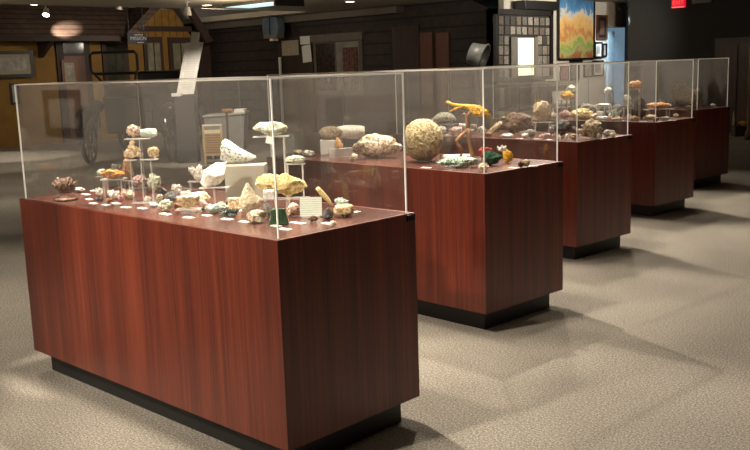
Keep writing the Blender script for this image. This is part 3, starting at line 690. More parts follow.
# smaller stones filling the third and fourth decks
fill = [
 (2, 423, .42, 6, 6, 'rough', 'grey', 'grey rough pebble behind the cream pebble toward the far end of the third case'),
 (2, 424, .22, 7, 5, 'lump', 'cream', 'cream pebble near the far end of the third case front'),
 (2, 449, .8, 9, 8, 'angular', 'darkgrey', 'dark angular pebble behind the coral-like stone'),
 (2, 463, .62, 10, 9, 'rough', 'white', 'white rough pebble behind the driftwood crest legs'),
 (2, 474, .66, 9, 8, 'angular', 'palebrown', 'pale brown angular stone behind the knobbly grey-white rock'),
 (2, 488, .14, 8, 5, 'lump', 'rust', 'rust-coloured pebble at the foot of the curved pale stone'),
 (2, 498, .86, 9, 9, 'rough', 'grey', 'grey pebble behind the curved pale stone'),
 (2, 525, .2, 7, 5, 'rough', 'bone', 'ivory pebble between the flat white chip and grey nodule'),
 (2, 553, .72, 11, 10, 'rough', 'grey', 'grey rough rock past the raised brown knob rock'),
 (2, 576, .8, 8, 9, 'angular', 'darkgrey', 'blackish angular rock between dark rough rock and geode'),
 (2, 574, .14, 8, 7, 'rough', 'palebrown', 'brown rough pebble right behind the third case glass corner'),
 (2, 613, .66, 6, 5, 'lump', 'cream', 'cream pebble at the end of the third case'),
 (3, 545, .5, 10, 8, 'rough', 'speckle', 'speckled pebble farthest along the fourth case'),
 (3, 554, .3, 9, 6, 'lump', 'cream', 'cream pebble before the speckled pebble in the fourth case'),
 (3, 575, .62, 8, 8, 'angular', 'darkgrey', 'dark angular stone behind the tan and pink fossil stone'),
 (3, 584, .9, 7, 10, 'rough', 'palebrown', 'pale brown rough stone along the back of the fourth case'),
 (3, 594, .28, 8, 6, 'rough', 'mottle', 'mottled pebble between the orange-yellow heap and white chip'),
 (3, 594, .84, 9, 12, 'angular', 'greenwhite', 'greenish angular stone behind the ridged grey rock'),
 (3, 609.5, .1, 5, 5, 'lump', 'pink', 'pinkish pebble between the two long chips'),
 (3, 617, .84, 10, 13, 'rough', 'grey', 'grey upright rock at the back behind the glassy quartz'),
 (3, 629, .22, 6, 7, 'rough', 'white', 'small white rough pebble before the grey-white lump'),
 (3, 656, .14, 7, 4, 'rough', 'darkbrown', 'dark brown pebble at the glass corner of the fourth case'),
 (3, 676, .8, 6, 5, 'lump', 'tan', 'tan pebble past the end of the shell plate'),
 (4, 671, .3, 6, 5, 'rough', 'palebrown', 'pale brown pebble before the large boulder in the farthest case'),
 (4, 662, .45, 8, 9, 'rough', 'grey', 'grey rough stone beyond the large boulder in the farthest case')]
for c_, px, v, w, h, sty, mt, lb in fill:
    spec(c_, lb.split(' at ')[0].split(' in ')[0].split(' behind')[0].split(' far')[0].split(' under')[0].split(' between')[0].split(' past')[0].split(' right')[0].split(' before')[0].split(' along')[0].split(' beyond')[0].replace('-coloured', '').replace('-', '_').replace(' ', '_'), lb, 'rock', px, v, w, h, sty, mt, dr=.6)
# ---- farthest case
spec(4, 'pale_boulder', 'large pale tan boulder standing in the farthest case', 'rock', 681, .45, 20, 25, 'lump', 'palebrown', dr=.6)
spec(4, 'smaller_boulder', 'smaller pale rough boulder beside the large one in the farthest case', 'rock', 697, .5, 13, 20, 'rough', 'palebrown', dr=.6)
spec(4, 'white_nugget', 'small white nugget near the end of the farthest case', 'rock', 713, .74, 5, 4, 'lump', 'white')
spec(4, 'white_grain', 'tiny pale stone between the two farthest boulders', 'rock', 689, .12, 5, 4, 'lump', 'cream')
# ---------------------------------------------------------------- background
def part(mb, name, mat, parent, smooth=False):
    """a mesh given in world coordinates, parented to an unrotated thing"""
    o = mb.build(name, mat, parent, smooth)
    if parent is not None: o.location = -Vector(parent.location)
    return o
def xbox(x0, x1, y0, y1, z0, z1, b=None, bevel=0):
    return (b or MB()).box((min(x0, x1), min(y0, y1), z0), (max(x0, x1), max(y0, y1), z1), bevel=bevel)
def planks(name, a, b_, gap, axis='Z', freq=6.0, rough=.8, gapw=.1):
    m = NT(name); p = m.principled(i_Roughness=rough); co = m.coords((1, 1, 1))
    sp = m.n('ShaderNodeSeparateXYZ'); m.l(co, sp.inputs[0])
    w = m.n('ShaderNodeMath', operation='MULTIPLY'); m.l(sp.outputs[axis], w.inputs[0]); w.inputs[1].default_value = freq
    nz = m.n('ShaderNodeTexNoise'); nz.inputs['Scale'].default_value = 7; nz.inputs['Detail'].default_value = 6; m.l(co, nz.inputs[0])
    f = m.n('ShaderNodeMath', operation='FRACT'); m.l(w.outputs[0], f.inputs[0])
    g = m.n('ShaderNodeMath', operation='GREATER_THAN'); m.l(f.outputs[0], g.inputs[0]); g.inputs[1].default_value = gapw
    c = m.ramp(nz.outputs[0], [(.3, S(a)), (.7, S(b_))])
    mx = m.n('ShaderNodeMix'); mx.data_type = 'RGBA'; m.l(g.outputs[0], mx.inputs[0]); mx.inputs[6].default_value = S(gap); m.l(c, mx.inputs[7])
    m.l(mx.outputs[2], p.inputs['Base Color']); m.l(m.bump(g.outputs[0], .6, .02), p.inputs['Normal']); return m.m
M['depotwall'] = plain('mustard_paint', (124, 90, 30), .8, var=.15, nscale=3)
M['gablewall'] = planks('mustard_boards', (118, 84, 26), (142, 102, 36), (80, 56, 20), 'Y', 5)
M['depottrim'] = plain('dark_brown_trim', (52, 34, 24), .7)
M['shingle'] = planks('brown_roof_shingles', (62, 46, 36), (88, 66, 50), (30, 22, 18), 'Z', 9, gapw=.2)
M['cabin'] = planks('dark_weathered_logs', (34, 25, 20), (54, 40, 32), (18, 13, 11), 'Z', 4.2, gapw=.14)
M['beam'] = plain('grey_brown_beam', (92, 84, 72), .8)
M['darkwood'] = wood('dark_stained_wood', (30, 20, 14), (48, 32, 22), (66, 44, 30), sx=18, rough=.55)
M['redwood'] = wood('reddish_shutter_wood', (70, 40, 26), (92, 54, 34), (110, 66, 42), sx=20, rough=.6)
M['black'] = plain('black_paint', (18, 18, 19), .45)
M['blackgloss'] = plain('black_enamel', (12, 12, 13), .2)
M['frameblack'] = plain('black_picture_frame', (24, 20, 18), .5)
M['papergrey'] = plain('faded_print', (150, 144, 134), .7, var=.35, nscale=9)
M['papertan'] = plain('tan_paper', (150, 138, 112), .8, var=.15)
M['paperwhite'] = plain('white_paper', (206, 202, 192), .8, var=.06)
M['panedark'] = plain('dark_window_pane', (60, 58, 48), .15, var=.5, nscale=4)
M['panelit'] = plain('curtained_window_pane', (120, 114, 92), .3, var=.4, nscale=5)
M['lampface'] = plain('lit_lamp_face', (255, 246, 226), .5, emit=(255, 240, 214), es=9)
M['lampshell'] = plain('white_lamp_shell', (196, 188, 174), .5)
M['steel'] = plain('galvanized_steel', (132, 132, 126), .45, .25, var=.2, nscale=7)

# ---- depot building along the far end
XD, XE = -16.6, -16.0
def D(px, py): return on('x', XD, px, py)
def E_(px, py): return on('x', XE, px, py)
dp = thing('depot_building', 'mustard yellow depot house with dark brown trim and shingled eaves', 'building', (XD, 6, 0))
ya, yb = E_(123, 38), E_(158, 4)
yr, yr2 = E_(206, 38), E_(188, 8)
slope = (yb.z - ya.z) / (yb.y - ya.y)
ZH = 3.3
part(xbox(XD - .12, XD, YF + .02, 11.5, 0, 2.32), 'facade_wall', M['depotwall'], dp)
part(MB().prism([(XD, ya.y, 2.32), (XD, yr.y, 2.32), (XD, yr2.y, 2.95), (XD, yb.y, 2.95)], (-.1, 0, 0)), 'gable_wall', M['gablewall'], dp)
part(MB().prism([(XE, YF + .02, 2.27), (XE, ya.y + .05, 2.27), (XE - 1.0, yb.y + .25, 3.0), (XE - 1.0, YF + .02, 3.0)], (-.05, 0, -.06)), 'roof', M['shingle'], dp)
part(xbox(XE - .03, XE + .02, YF + .02, ya.y, 2.19, 2.3), 'eave_board', M['depottrim'], dp)
part(MB().prism([(XE + .02, ya.y - .1, ya.z - .08), (XE + .02, ya.y + .06, ya.z - .12), (XE + .02, yb.y + .16, yb.z), (XE + .02, yb.y - .06, yb.z + .06)], (-.7, 0, 0)), 'gable_rake', M['shingle'], dp)
part(MB().prism([(XE + .02, yr.y + .02, yr.z - .12), (XE + .02, yr.y + .2, yr.z - .06), (XE + .02, yr2.y + .1, yr2.z + .03), (XE + .02, yr2.y - .08, yr2.z)], (-.1, 0, 0)), 'gable_rake', M['depottrim'], dp)
za = D(170, 29).z; part(xbox(XD, XD + .05, ya.y + .1, yr.y, za - .06, za + .06), 'gable_trim', M['depottrim'], dp)
for px in (197.5,):
    y = D(px, 50).y; part(xbox(XD, XD + .04, y, y + .35, 0, za), 'corner_trim', M['depottrim'], dp)
for px in (40,):
    y = D(px, 50).y; z = D(px, 58).z
    part(MB().prism([(XD, y - .05, z), (XD + .07, y - .05, z + .02), (XE, y - .05, 2.19), (XD, y - .05, 2.19)], (0, .1, 0)), 'roof_bracket', M['depottrim'], dp)
def dwin(pxa, pxb, pya, zb, mat, cols, rows):
    a, b = D(pxa, pya), D(pxb, pya); y0, y1, zt = a.y, b.y, a.z
    f = part(xbox(XD, XD + .05, y0, y1, zb, zt), 'window', M['depottrim'], dp)
    ins = (y1 - y0) * .17
    def sub(mb, nm, mt): o = mb.build(nm, mt, f); return o
    sub(xbox(XD + .05, XD + .056, y0 + ins, y1 - ins, zb + .1, zt - .14), 'window_pane', mat)
    g = MB()
    for i in range(1, cols): yy = y0 + ins + (y1 - y0 - 2 * ins) * i / cols; xbox(XD + .056, XD + .07, yy - .012, yy + .012, zb + .1, zt - .14, g)
    for i in range(1, rows): zz = zb + .1 + (zt - .24 - zb) * i / rows; xbox(XD + .056, XD + .07, y0 + ins, y1 - ins, zz - .012, zz + .012, g)
    sub(g, 'window_grille', M['depottrim']); return f
dwin(100, 126, 38, .75, M['panedark'], 2, 2)
dwin(142, 161, 37, .75, M['panelit'], 2, 2)
dwin(167, 190, 37.5, .8, M['panelit'], 2, 2)
a, b = D(54, 39), D(88, 39)
dr = part(xbox(XD, XD + .05, a.y, b.y, 0, a.z), 'depot_door', M['depottrim'], dp)
xbox(XD + .05, XD + .06, a.y + .16, b.y - .16, .1, D(70, 56).z).build('door_panel', M['redwood'], dr)
xbox(XD + .05, XD + .06, a.y + .16, b.y - .16, D(70, 53.5).z, D(70, 43).z).build('transom', M['panedark'], dr)
def framed(name, label, cat, ax, val, thick, rect, fmat, pmat, bw=.05, mat_=None, group=None):
    """a framed picture hung on the plane ax = val; rect = its pixel corners"""
    p, q_ = on(ax, val, rect[0], rect[1]), on(ax, val, rect[2], rect[3])
    i = 'xyz'.index(ax); j = 1 - i; u0, u1 = sorted((p[j], q_[j])); z0, z1 = sorted((p.z, q_.z))
    loc = [0, 0, z0]; loc[i] = val; loc[j] = (u0 + u1) / 2
    t = thing(name, label, cat, loc, 0, group); s = 1 if thick > 0 else -1
    def bx(ua, ub, za, zb, d0, d1, b=None):
        lo, hi = [0, 0, za - z0], [0, 0, zb - z0]; c = (u0 + u1) / 2
        lo[j], hi[j] = ua - c, ub - c; lo[i], hi[i] = min(d0, d1), max(d0, d1)
        return (b or MB()).box(lo, hi)
    f = MB(); o1 = thick
    for r in ((u0, u1, z0, z0 + bw), (u0, u1, z1 - bw, z1), (u0, u0 + bw, z0 + bw, z1 - bw), (u1 - bw, u1, z0 + bw, z1 - bw)): bx(*r, 0, o1, f)
    f.build('picture_frame', fmat, t)
    bx(u0 + bw, u1 - bw, z0 + bw, z1 - bw, 0, o1 * .5).build('print', pmat, t)
    if mat_:
        g = MB(); e = bw + min(u1 - u0, z1 - z0) * .14
        for r in ((u0 + bw, u1 - bw, z0 + bw, z0 + e), (u0 + bw, u1 - bw, z1 - e, z1 - bw), (u0 + bw, u0 + e, z0 + e, z1 - e), (u1 - e, u1 - bw, z0 + e, z1 - e)): bx(*r, o1 * .5, o1 * .7, g)
        g.build('mat_board', mat_, t)
    return t
framed('framed_print', 'wide faded panoramic print in a dark frame on the yellow depot wall', 'picture', 'x', XD + .075, .05, (-34, 51.5, 34, 77), M['frameblack'], M['papergrey'], .07, M['papertan'])
framed('framed_print', 'small print in an orange-brown frame on the depot door', 'picture', 'x', XD + .065, .03, (60.5, 60, 78, 84), plain('orange_brown_frame', (112, 62, 30), .5), M['papergrey'], .06, M['papertan'])
framed('framed_notice', 'small pale notice in a dark frame under the wide panoramic print', 'picture', 'x', XD + .002, .03, (9, 83.5, 20, 104), M['frameblack'], M['papergrey'], .04)
# depot sign
p, q_ = on('x', -15.75, 127, 33), on('x', -15.75, 146.5, 44)
w_, h_ = q_.y - p.y, p.z - q_.z
sg = thing('depot_sign', 'dark station sign board with three lines of white letters under the gable', 'sign', (-15.75, (p.y + q_.y) / 2, q_.z))
MB().box((-.02, -w_ / 2, 0), (0, w_ / 2, h_)).build('sign_board', plain('dark_navy_board', (22, 23, 27), .6), sg)
for sy in (-.4, .4): MB().cyl((-.01, sy * w_, h_), (-.01, sy * w_, ZH - .01 - q_.z), .012).build('hanger_rod', M['black'], sg)
def text(s, size, mat, parent, loc, rot, nm='lettering'):
    cu = bpy.data.curves.new(nm, 'FONT'); cu.body = s; cu.size = size; cu.align_x = 'CENTER'; cu.align_y = 'CENTER'; cu.extrude = .001
    tmp = bpy.data.objects.new(nm, cu); COL.objects.link(tmp)
    dg_ = bpy.context.evaluated_depsgraph_get(); me = bpy.data.meshes.new_from_object(tmp.evaluated_get(dg_)); bpy.data.objects.remove(tmp)
    me.materials.clear(); me.materials.append(mat)
    o = bpy.data.objects.new(nm, me); COL.objects.link(o); o.parent = parent; o.location = loc; o.rotation_euler = rot; return o
M['signwhite'] = plain('faded_white_lettering', (168, 168, 172), .7)
text('MISSION', .115 * w_ / .5, M['signwhite'], sg, (.003, .04, .5 * h_), (PI / 2, 0, PI / 2))
for zz, ya_, yb_ in ((.84, -.12, .34), (.14, .02, .34)):   # two lines too faint to read
    b = MB(); rs = random.Random(3); y_ = ya_ * w_
    while y_ < yb_ * w_:
        d_ = rs.uniform(.018, .045); b.box((0, y_, (zz - .045) * h_), (.004, min(y_ + d_, yb_ * w_), (zz + .045) * h_)); y_ += d_ + .014
    b.build('faint_lettering', M['signwhite'], sg)

# ---- cabin with the dark weathered wall
YC = 12.3
def C_(px, py): return on('y', YC, px, py)
cb = thing('log_cabin', 'dark weathered log cabin front with a curtained window and plank door', 'building', (-13, YC, 0))
cor = C_(492, 12); top = C_(470, -1)
part(MB().prism([(XL + .02, YC, 0), (cor.x, YC, 0), (cor.x, YC, cor.z), (top.x, YC, 2.655), (XL + .02, YC, 2.655)], (0, .15, 0)), 'log_wall', M['cabin'], cb)
xe = C_(404, 3).x
part(xbox(XL + .02, xe, YC - .25, YC, 2.5, 2.64), 'eave_beam', M['beam'], cb)
d0, d1 = C_(279, 38), C_(313, 38)
dr = part(xbox(d0.x, d1.x, YC - .05, YC, 0, d0.z), 'cabin_door', M['darkwood'], cb)
a, b = C_(314, 34), C_(363, 33)
wn = part(xbox(a.x, b.x, YC - .05, YC, .85, C_(338, 40).z), 'cabin_window', plain('weathered_window_frame', (82, 74, 60), .8), cb)
z0w, z1w = .95, C_(338, 42.5).z; xm = C_(337, 50).x
xbox(a.x + .1, xm - .03, YC - .056, YC - .05, z0w, z1w).build('window_pane', plain('dim_pane', (44, 38, 30), .2, var=.4), wn)
xbox(xm + .03, b.x - .1, YC - .056, YC - .05, z0w, z1w).build('window_pane', plain('curtain_pane', (112, 104, 90), .4, var=.3, nscale=4), wn)
xr0 = C_(346, 50).x
rc = MB()
for k in range(6): rc.cyl((xr0 + k * (b.x - .12 - xr0) / 5.5, YC - .07, z0w), (xr0 + k * (b.x - .12 - xr0) / 5.5, YC - .07, z1w - .12), .035, seg=8)
rc.build('red_curtain', plain('red_patterned_curtain', (100, 68, 54), .9, var=.6, nscale=14), wn)
xbox(a.x - .05, b.x + .05, YC - .09, YC, C_(338, 41).z, C_(338, 33.5).z).build('window_header', M['beam'], wn)
for u in (421, 437.5):
    p, q_ = C_(u, 33), C_(u + 12.5, 33)
    part(xbox(p.x, q_.x, YC - .05, YC, .1, p.z), 'plank_shutter', M['redwood'], cb)
p, q_ = C_(393, 32), C_(420, 32); part(xbox(p.x, q_.x, YC - .04, YC, .05, p.z + .1), 'plank_door', M['darkwood'], cb)
def sheet(name, label, rect, mat, rot=0, off=.08):
    p, q_ = on('y', YC - off, rect[0], rect[1]), on('y', YC - off, rect[2], rect[3])
    o = MB().box((-abs(q_.x - p.x) / 2, -.004, -abs(q_.z - p.z) / 2), (abs(q_.x - p.x) / 2, .004, abs(q_.z - p.z) / 2)).build(name, mat)
    o.location = (p + q_) / 2; o.rotation_euler = (0, rot, 0); return tag(o, label, 'notice')
sheet('paper_notice', 'tan paper notice on the cabin door', (281.5, 41, 299, 55), M['papertan'])
sheet('paper_notice', 'small white paper pinned above the long tilted sheet by the cabin window', (300, 36.5, 310, 44), M['paperwhite'])
sheet('paper_notice', 'long tilted white sheet hanging between cabin door and window', (302, 45.5, 311.5, 62), M['paperwhite'], -.08)
p = C_(283.5, 55); o = MB().cyl((0, 0, 0), (0, 0, p.z - .05), .035, seg=10).build('white_pole', M['paperwhite']); o.location = (p.x, YC - .12, 0); tag(o, 'slim white pole standing at the cabin door', 'pole')
# lantern
p = on('y', YC - .4, 274, 40); k = depth(p) / FPX
t = thing('wall_lantern', 'pale blue rounded glass lantern with a tan rim hung on the cabin', 'lantern', p)
pr = [(-11 * k, 0, 5 * k), (11 * k, 0, 5 * k), (12 * k, 0, 12 * k), (11 * k, 0, 20 * k), (9 * k, 0, 22 * k), (-9 * k, 0, 22 * k), (-11 * k, 0, 20 * k), (-12 * k, 0, 12 * k)]
MB().prism([Vector(v) + Vector((0, -.1, 0)) for v in pr], (0, .2, 0)).build('glass_body', plain('pale_blue_glass', (92, 106, 112), .2, var=.25, nscale=3), t)
MB().box((-10 * k, -.11, 1.5 * k), (10 * k, .11, 5 * k)).build('tan_rim', plain('tan_rim', (104, 92, 66), .6), t)
MB().box((-2.5 * k, -.08, -1 * k), (2.5 * k, .08, 1.5 * k)).build('white_base', M['paperwhite'], t)
MB().box((-.03, .1, 8 * k), (.03, .39, 11 * k)).build('wall_arm', M['black'], t)
MB().box((-.4 * k, -.115, 5 * k), (.4 * k, -.1, 22 * k)).build('glazing_bar', M['black'], t)
# galvanized tub hung by the corner
p = on('y', YC - 1.3, 477, 55); k = depth(p) / FPX; ax = Vector((.86, .34, -.32)).normalized()
qm = ax.to_track_quat('Z', 'Y').to_matrix().to_4x4()
t = thing('metal_washtub', 'round grey metal washtub tilted on its side before the cabin corner', 'washtub', p - ax * 7 * k)
L2 = 15 * k
MB().lathe([(10.5 * k, 0), (11.5 * k, L2 * .5), (13 * k, L2), (13.6 * k, L2 * 1.02), (12.6 * k, L2 * 1.03), (12.2 * k, L2 * .97), (10 * k, L2 * .1)], 28, qm).build('tub_body', M['steel'], t, True)
MB().tube([qm @ Vector((13.2 * k * math.cos(a_), 13.2 * k * math.sin(a_), L2)) for a_ in [i * PI / 12 for i in range(25)]], .018, 6).build('rolled_rim', M['steel'], t, True)
MB().cyl(ax * L2 * .5 + Vector((0, 0, -11.3 * k)), (ax.x * L2 * .5, ax.y * L2 * .5, -t.location.z), .03).build('stand_post', M['black'], t)
MB().box((ax.x * L2 * .5 - .18, ax.y * L2 * .5 - .18, -t.location.z), (ax.x * L2 * .5 + .18, ax.y * L2 * .5 + .18, -t.location.z + .03)).build('stand_foot', M['black'], t)

# ---- white gallery wall and doorway
XW = -8.0
struct(xbox(XW - .12, XW, YC + .16, on('x', XW, 606, 50).y, 0, 2.655).build('wall_gallery', M['whitewall']))
def Wp(px, py): return on('x', XW, px, py)
pc = thing('photo_display', 'tall black display cabinet with rows of small photographs and a glowing panel', 'display cabinet', (XW, Wp(524, 50).y, 0))
Wq = lambda px, py: on('x', XW + .22, px, py)
y0, y1, zt = Wq(495.5, 10).y, Wq(553.5, 12).y, Wq(497, 8.5).z; zb = 1.08
part(xbox(XW + .01, XW + .16, y0, y1, zb, zt), 'backing_panel', plain('dark_grey_backing', (36, 34, 32), .7), pc)
f = MB(); fr = M['frameblack']
for r in ((y0, y1, zt - .1, zt), (y0, y1, zb, zb + .07), (y0, y0 + .08, zb, zt), (y1 - .08, y1, zb, zt)): xbox(XW + .01, XW + .22, *r, f)
part(f, 'black_frame', fr, pc)
PH = [plain('photo_print_%d' % i, c_, .5, var=.5, nscale=30) for i, c_ in enumerate(((98, 94, 86), (128, 122, 112), (66, 64, 60), (146, 138, 128), (108, 94, 84)))]
rnd = random.Random(5)
def photo(pxa, pxb, pya, pyb):
    a, b = on('x', XW + .165, pxa, pya), on('x', XW + .165, pxb, pyb)
    part(xbox(XW + .16, XW + .175, a.y, b.y, b.z, a.z), 'photograph', rnd.choice(PH), pc)
for ra, rb in ((16, 24.5), (26, 34)):
    for k in range(9): photo(498.5 + k * 5.85, 503 + k * 5.85, ra + k * .25, rb + k * .1)
for ra, rb in ((36, 44.5), (46, 54.5), (56, 64), (68, 77)):
    for xa in (498.5, 504, 537.5, 542.3, 547): photo(xa, xa + 4.2, ra, rb)
a, b = on('x', XW + .17, 517.5, 38), on('x', XW + .17, 533.5, 75)
part(xbox(XW + .16, XW + .18, a.y, b.y, b.z, a.z), 'glowing_panel', plain('glowing_panel', (255, 246, 214), .6, emit=(255, 238, 192), es=1.1), pc)
for xa, xb in ((510, 517), (534, 537)):
    a, b = on('x', XW + .17, xa, 37), on('x', XW + .17, xb, 78); part(xbox(XW + .16, XW + .2, a.y, b.y, b.z, a.z), 'grey_side_panel', plain('grey_side', (112, 108, 98), .7), pc)
tb = thing('console_table', 'dark open-legged console table beneath the photograph display', 'table', (XW + .4, (y0 + y1) / 2, 0))
part(xbox(XW + .02, XW + .7, y0 - .1, y1 + .15, .98, 1.04), 'table_top', M['beam'], tb)
for yy in (y0, (y0 + y1) / 2 - .3, y1):
    for xx in (XW + .06, XW + .6): part(xbox(xx, xx + .08, yy, yy + .08, 0, .98), 'table_leg', M['darkwood'], tb)
part(xbox(XW + .06, XW + .66, y0, y1, .55, .59), 'lower_shelf', M['darkwood'], tb)
part(xbox(XW + .6, XW + .66, y0, y1 + .08, .86, .97), 'apron', M['darkwood'], tb)
a, b = Wp(512, 2), Wp(545.5, 9)
bxo = xbox(XW + .02, XW + .3, a.y, b.y, zt + .001, zt + .17, bevel=.01).build('black_case', M['black']); tag(bxo, 'long black instrument case lying on top of the photograph display', 'case')
def landscape():
    m = NT('abstract_canyon_painting'); p = m.principled(i_Roughness=.6)
    tc = m.n('ShaderNodeTexCoord'); sp = m.n('ShaderNodeSeparateXYZ'); m.l(tc.outputs['Generated'], sp.inputs[0])
    nz = m.n('ShaderNodeTexNoise'); nz.inputs['Scale'].default_value = 3.2; nz.inputs['Detail'].default_value = 9; nz.inputs['Roughness'].default_value = .72; nz.inputs['Distortion'].default_value = .6; m.l(tc.outputs['Generated'], nz.inputs[0])
    a = m.n('ShaderNodeMath', operation='MULTIPLY_ADD'); m.l(nz.outputs[0], a.inputs[0]); a.inputs[1].default_value = .95; a.inputs[2].default_value = -.475
    s = m.n('ShaderNodeMath', operation='ADD'); m.l(a.outputs[0], s.inputs[0]); m.l(sp.outputs['Z'], s.inputs[1])
    c = m.ramp(s.outputs[0], [(.0, S((150, 92, 60))), (.1, S((170, 172, 110))), (.2, S((128, 160, 84))), (.3, S((206, 184, 112))), (.38, S((190, 120, 74))), (.46, S((216, 172, 104))), (.6, S((224, 190, 130))), (.66, S((190, 200, 204))), (.72, S((84, 136, 178))), (1, S((36, 84, 140)))])
    m.l(c, p.inputs['Base Color']); return m.m
framed('canyon_painting', 'large colourful painting of a tan canyon under a blue sky', 'painting', 'x', XW + .002, .06, (556.5, -14, 592.5, 59), M['frameblack'], landscape(), .03)
framed('framed_portrait', 'brown framed dark portrait to the side of the large canyon painting', 'picture', 'x', XW + .002, .04, (596, 15, 606, 40), plain('brown_frame', (74, 46, 28), .5), plain('dark_portrait', (84, 56, 40), .6, var=.5, nscale=10), .05, M['frameblack'])
framed('framed_certificate', 'black framed white certificate below the brown framed portrait', 'picture', 'x', XW + .002, .04, (593.5, 42, 601, 58), M['frameblack'], M['papergrey'], .04, M['paperwhite'])
framed('framed_photograph', 'small black framed photograph nearest the blue doorway', 'picture', 'x', XW + .002, .04, (601.5, 43.5, 605.6, 57), M['frameblack'], M['papergrey'], .035)
framed('framed_document', 'pale document in a thin dark frame under the certificate', 'picture', 'x', XW + .002, .03, (592.3, 60.5, 602.5, 76), M['frameblack'], M['papergrey'], .03, M['paperwhite'])
framed('framed_document', 'narrow grey document framed under the canyon painting', 'picture', 'x', XW + .002, .03, (583.3, 62, 591.5, 77), M['frameblack'], M['papergrey'], .03)
framed('framed_medals', 'dark frame of small white medals under the canyon painting', 'picture', 'x', XW + .002, .03, (570, 65, 578.5, 80), M['frameblack'], plain('medal_board', (70, 66, 66), .6, var=.95, nscale=22), .03)
framed('framed_red_print', 'reddish print in a dark frame next to the photograph display', 'picture', 'x', XW + .002, .03, (559.5, 66, 568, 80), M['frameblack'], plain('reddish_print', (128, 72, 62), .6, var=.4, nscale=14), .03)
a, b = Wp(569, 60), Wp(582, 63.5)
o = xbox(XW + .001, XW + .02, a.y, b.y, b.z, a.z).build('title_plate', M['black']); tag(o, 'thin black title plate under the large canyon painting', 'sign')
ye = on('x', XW, 606, 50).y; yf = on('x', XW, 624, 50).y
struct(xbox(XW - .5, XW - .42, ye - .4, yf + .8, 0, 2.655).build('door_1', plain('daylight_blue_glow', (150, 178, 198), .6, emit=(160, 194, 220), es=.34)))  # daylight beyond put into the door as blue colour and own glow
a, b = Wp(615.5, 30), Wp(622, 60)
o = xbox(XW - .3, XW - .18, a.y, b.y, 0, 2.05, bevel=.02).build('pale_post', plain('pale_blue_post', (176, 196, 206), .5)); tag(o, 'pale blue square post standing in the doorway', 'post')
a, b = Wp(608, 12), Wp(625, 27.5)
struct(xbox(XW - .12, XW + .05, ye, yf, b.z, 2.655).build('lintel_1', plain('beige_lintel', (124, 112, 98), .8)))
a, b = Wp(606, 50), Wp(613, 61)
t = framed('framed_photograph', 'small dark framed photograph at the edge of the blue doorway', 'picture', 'x', XW - .41, .03, (607, 49.5, 612.5, 61), M['frameblack'], M['papergrey'], .03)

# ---- black partition with the exit sign, and the dim corner beyond the last case
YP = 15.4
p0 = on('y', YP, 627.5, 60)
struct(MB().box((p0.x, YP, 0), (XR, YP + .12, 2.655)).build('wall_partition', M['blackwall']))
a, b = on('y', YP - .06, 671.8, 0), on('y', YP - .06, 684.5, 7.2)
xs = thing('exit_sign', 'glowing red exit sign on the black partition', 'sign', ((a.x + b.x) / 2, YP - .001, b.z))
ww = b.x - a.x
MB().box((-ww / 2, -.06, 0), (ww / 2, 0, ww * .62)).build('sign_housing', plain('red_lit_plastic', (190, 14, 30), .4, emit=(225, 16, 40), es=.9), xs)
MB().box((-ww / 2, -.066, -.0), (ww / 2, -.06, .02)).build('lit_bottom_edge', plain('pink_lit_edge', (255, 150, 140), .4, emit=(255, 120, 120), es=.8), xs)
text('EXIT', ww * .42, plain('exit_lettering', (255, 110, 110), .4, emit=(255, 90, 96), es=.8), xs, (0, -.062, ww * .36), (PI / 2, 0, 0))
a, b = on('y', YP - .08, 692, 0), on('y', YP - .08, 712, 2.5)
o = MB().box((a.x, YP - .1, b.z), (b.x, YP - .001, b.z + .1), bevel=.01).build('emergency_spotlight', plain('grey_plastic', (96, 92, 86), .5)); tag(o, 'grey emergency light box beside the red exit sign', 'light fixture')
a, b = on('y', YP - .2, 729, 38), on('y', YP - .3, 752, 130)
wc = thing('wooden_cabinet', 'tall dark brown wooden cabinet against the black partition', 'cabinet', ((a.x + b.x) / 2, YP - .2, 0))
hw = (b.x - a.x) / 2 + .2
MB().box((-hw, -.15, 0), (hw, .18, a.z)).build('cabinet_frame', M['darkwood'], wc)
for sx in (-1, 1): MB().box((sx * hw * .5 - hw * .44, -.17, .15), (sx * hw * .5 + hw * .44, -.15, a.z - .12)).build('cabinet_door', wood('cabinet_door_wood_%d' % (sx + 1), (40, 24, 16), (58, 36, 24), (74, 48, 32), sx=14, rough=.5), wc)
g = on('z', 0, 744, 136); k = depth(g) / FPX
pl = MB().box((-11 * k, -5 * k, 0), (11 * k, 5 * k, 10 * k)).build('low_plinth', M['darkwood']); pl.location = g; pl.rotation_euler = (0, 0, FACE); tag(pl, 'low dark plinth in the dim corner past the farthest case', 'plinth')
zt_ = 10 * k
def onpl(px, dz, w, h, sty, mt, nm, lb, ct):
    q2 = at_depth(px, 123, depth(g)); o = stone(nm, (q2.x, q2.y, zt_ + dz), w * k, w * k * .7, h * k, sty, mt, None, FACE); return tag(o, lb, ct)
onpl(742, 0, 9, 5, 'plate', 'gold', 'brass_dish', 'shallow golden dish on the low dark plinth', 'dish')
onpl(733.5, 0, 3, 15, 'point', 'cream', 'pale_figurine', 'slim pale figurine beside the golden dish', 'figurine')
g2 = on('z', 0, 749, 140); k = depth(g2) / FPX
t = thing('carved_post', 'tan carved wooden post at the edge past the last case', 'post', g2)
MB().lathe([(4 * k, 0), (4 * k, 8 * k), (2.4 * k, 10 * k), (3.4 * k, 30 * k), (2.2 * k, 45 * k), (3.6 * k, 60 * k), (2.4 * k, 74 * k), (3 * k, 90 * k), (1.5 * k, 94 * k)], 16).build('post_body', plain('tan_carved_wood', (96, 72, 46), .6, var=.3), t, True)
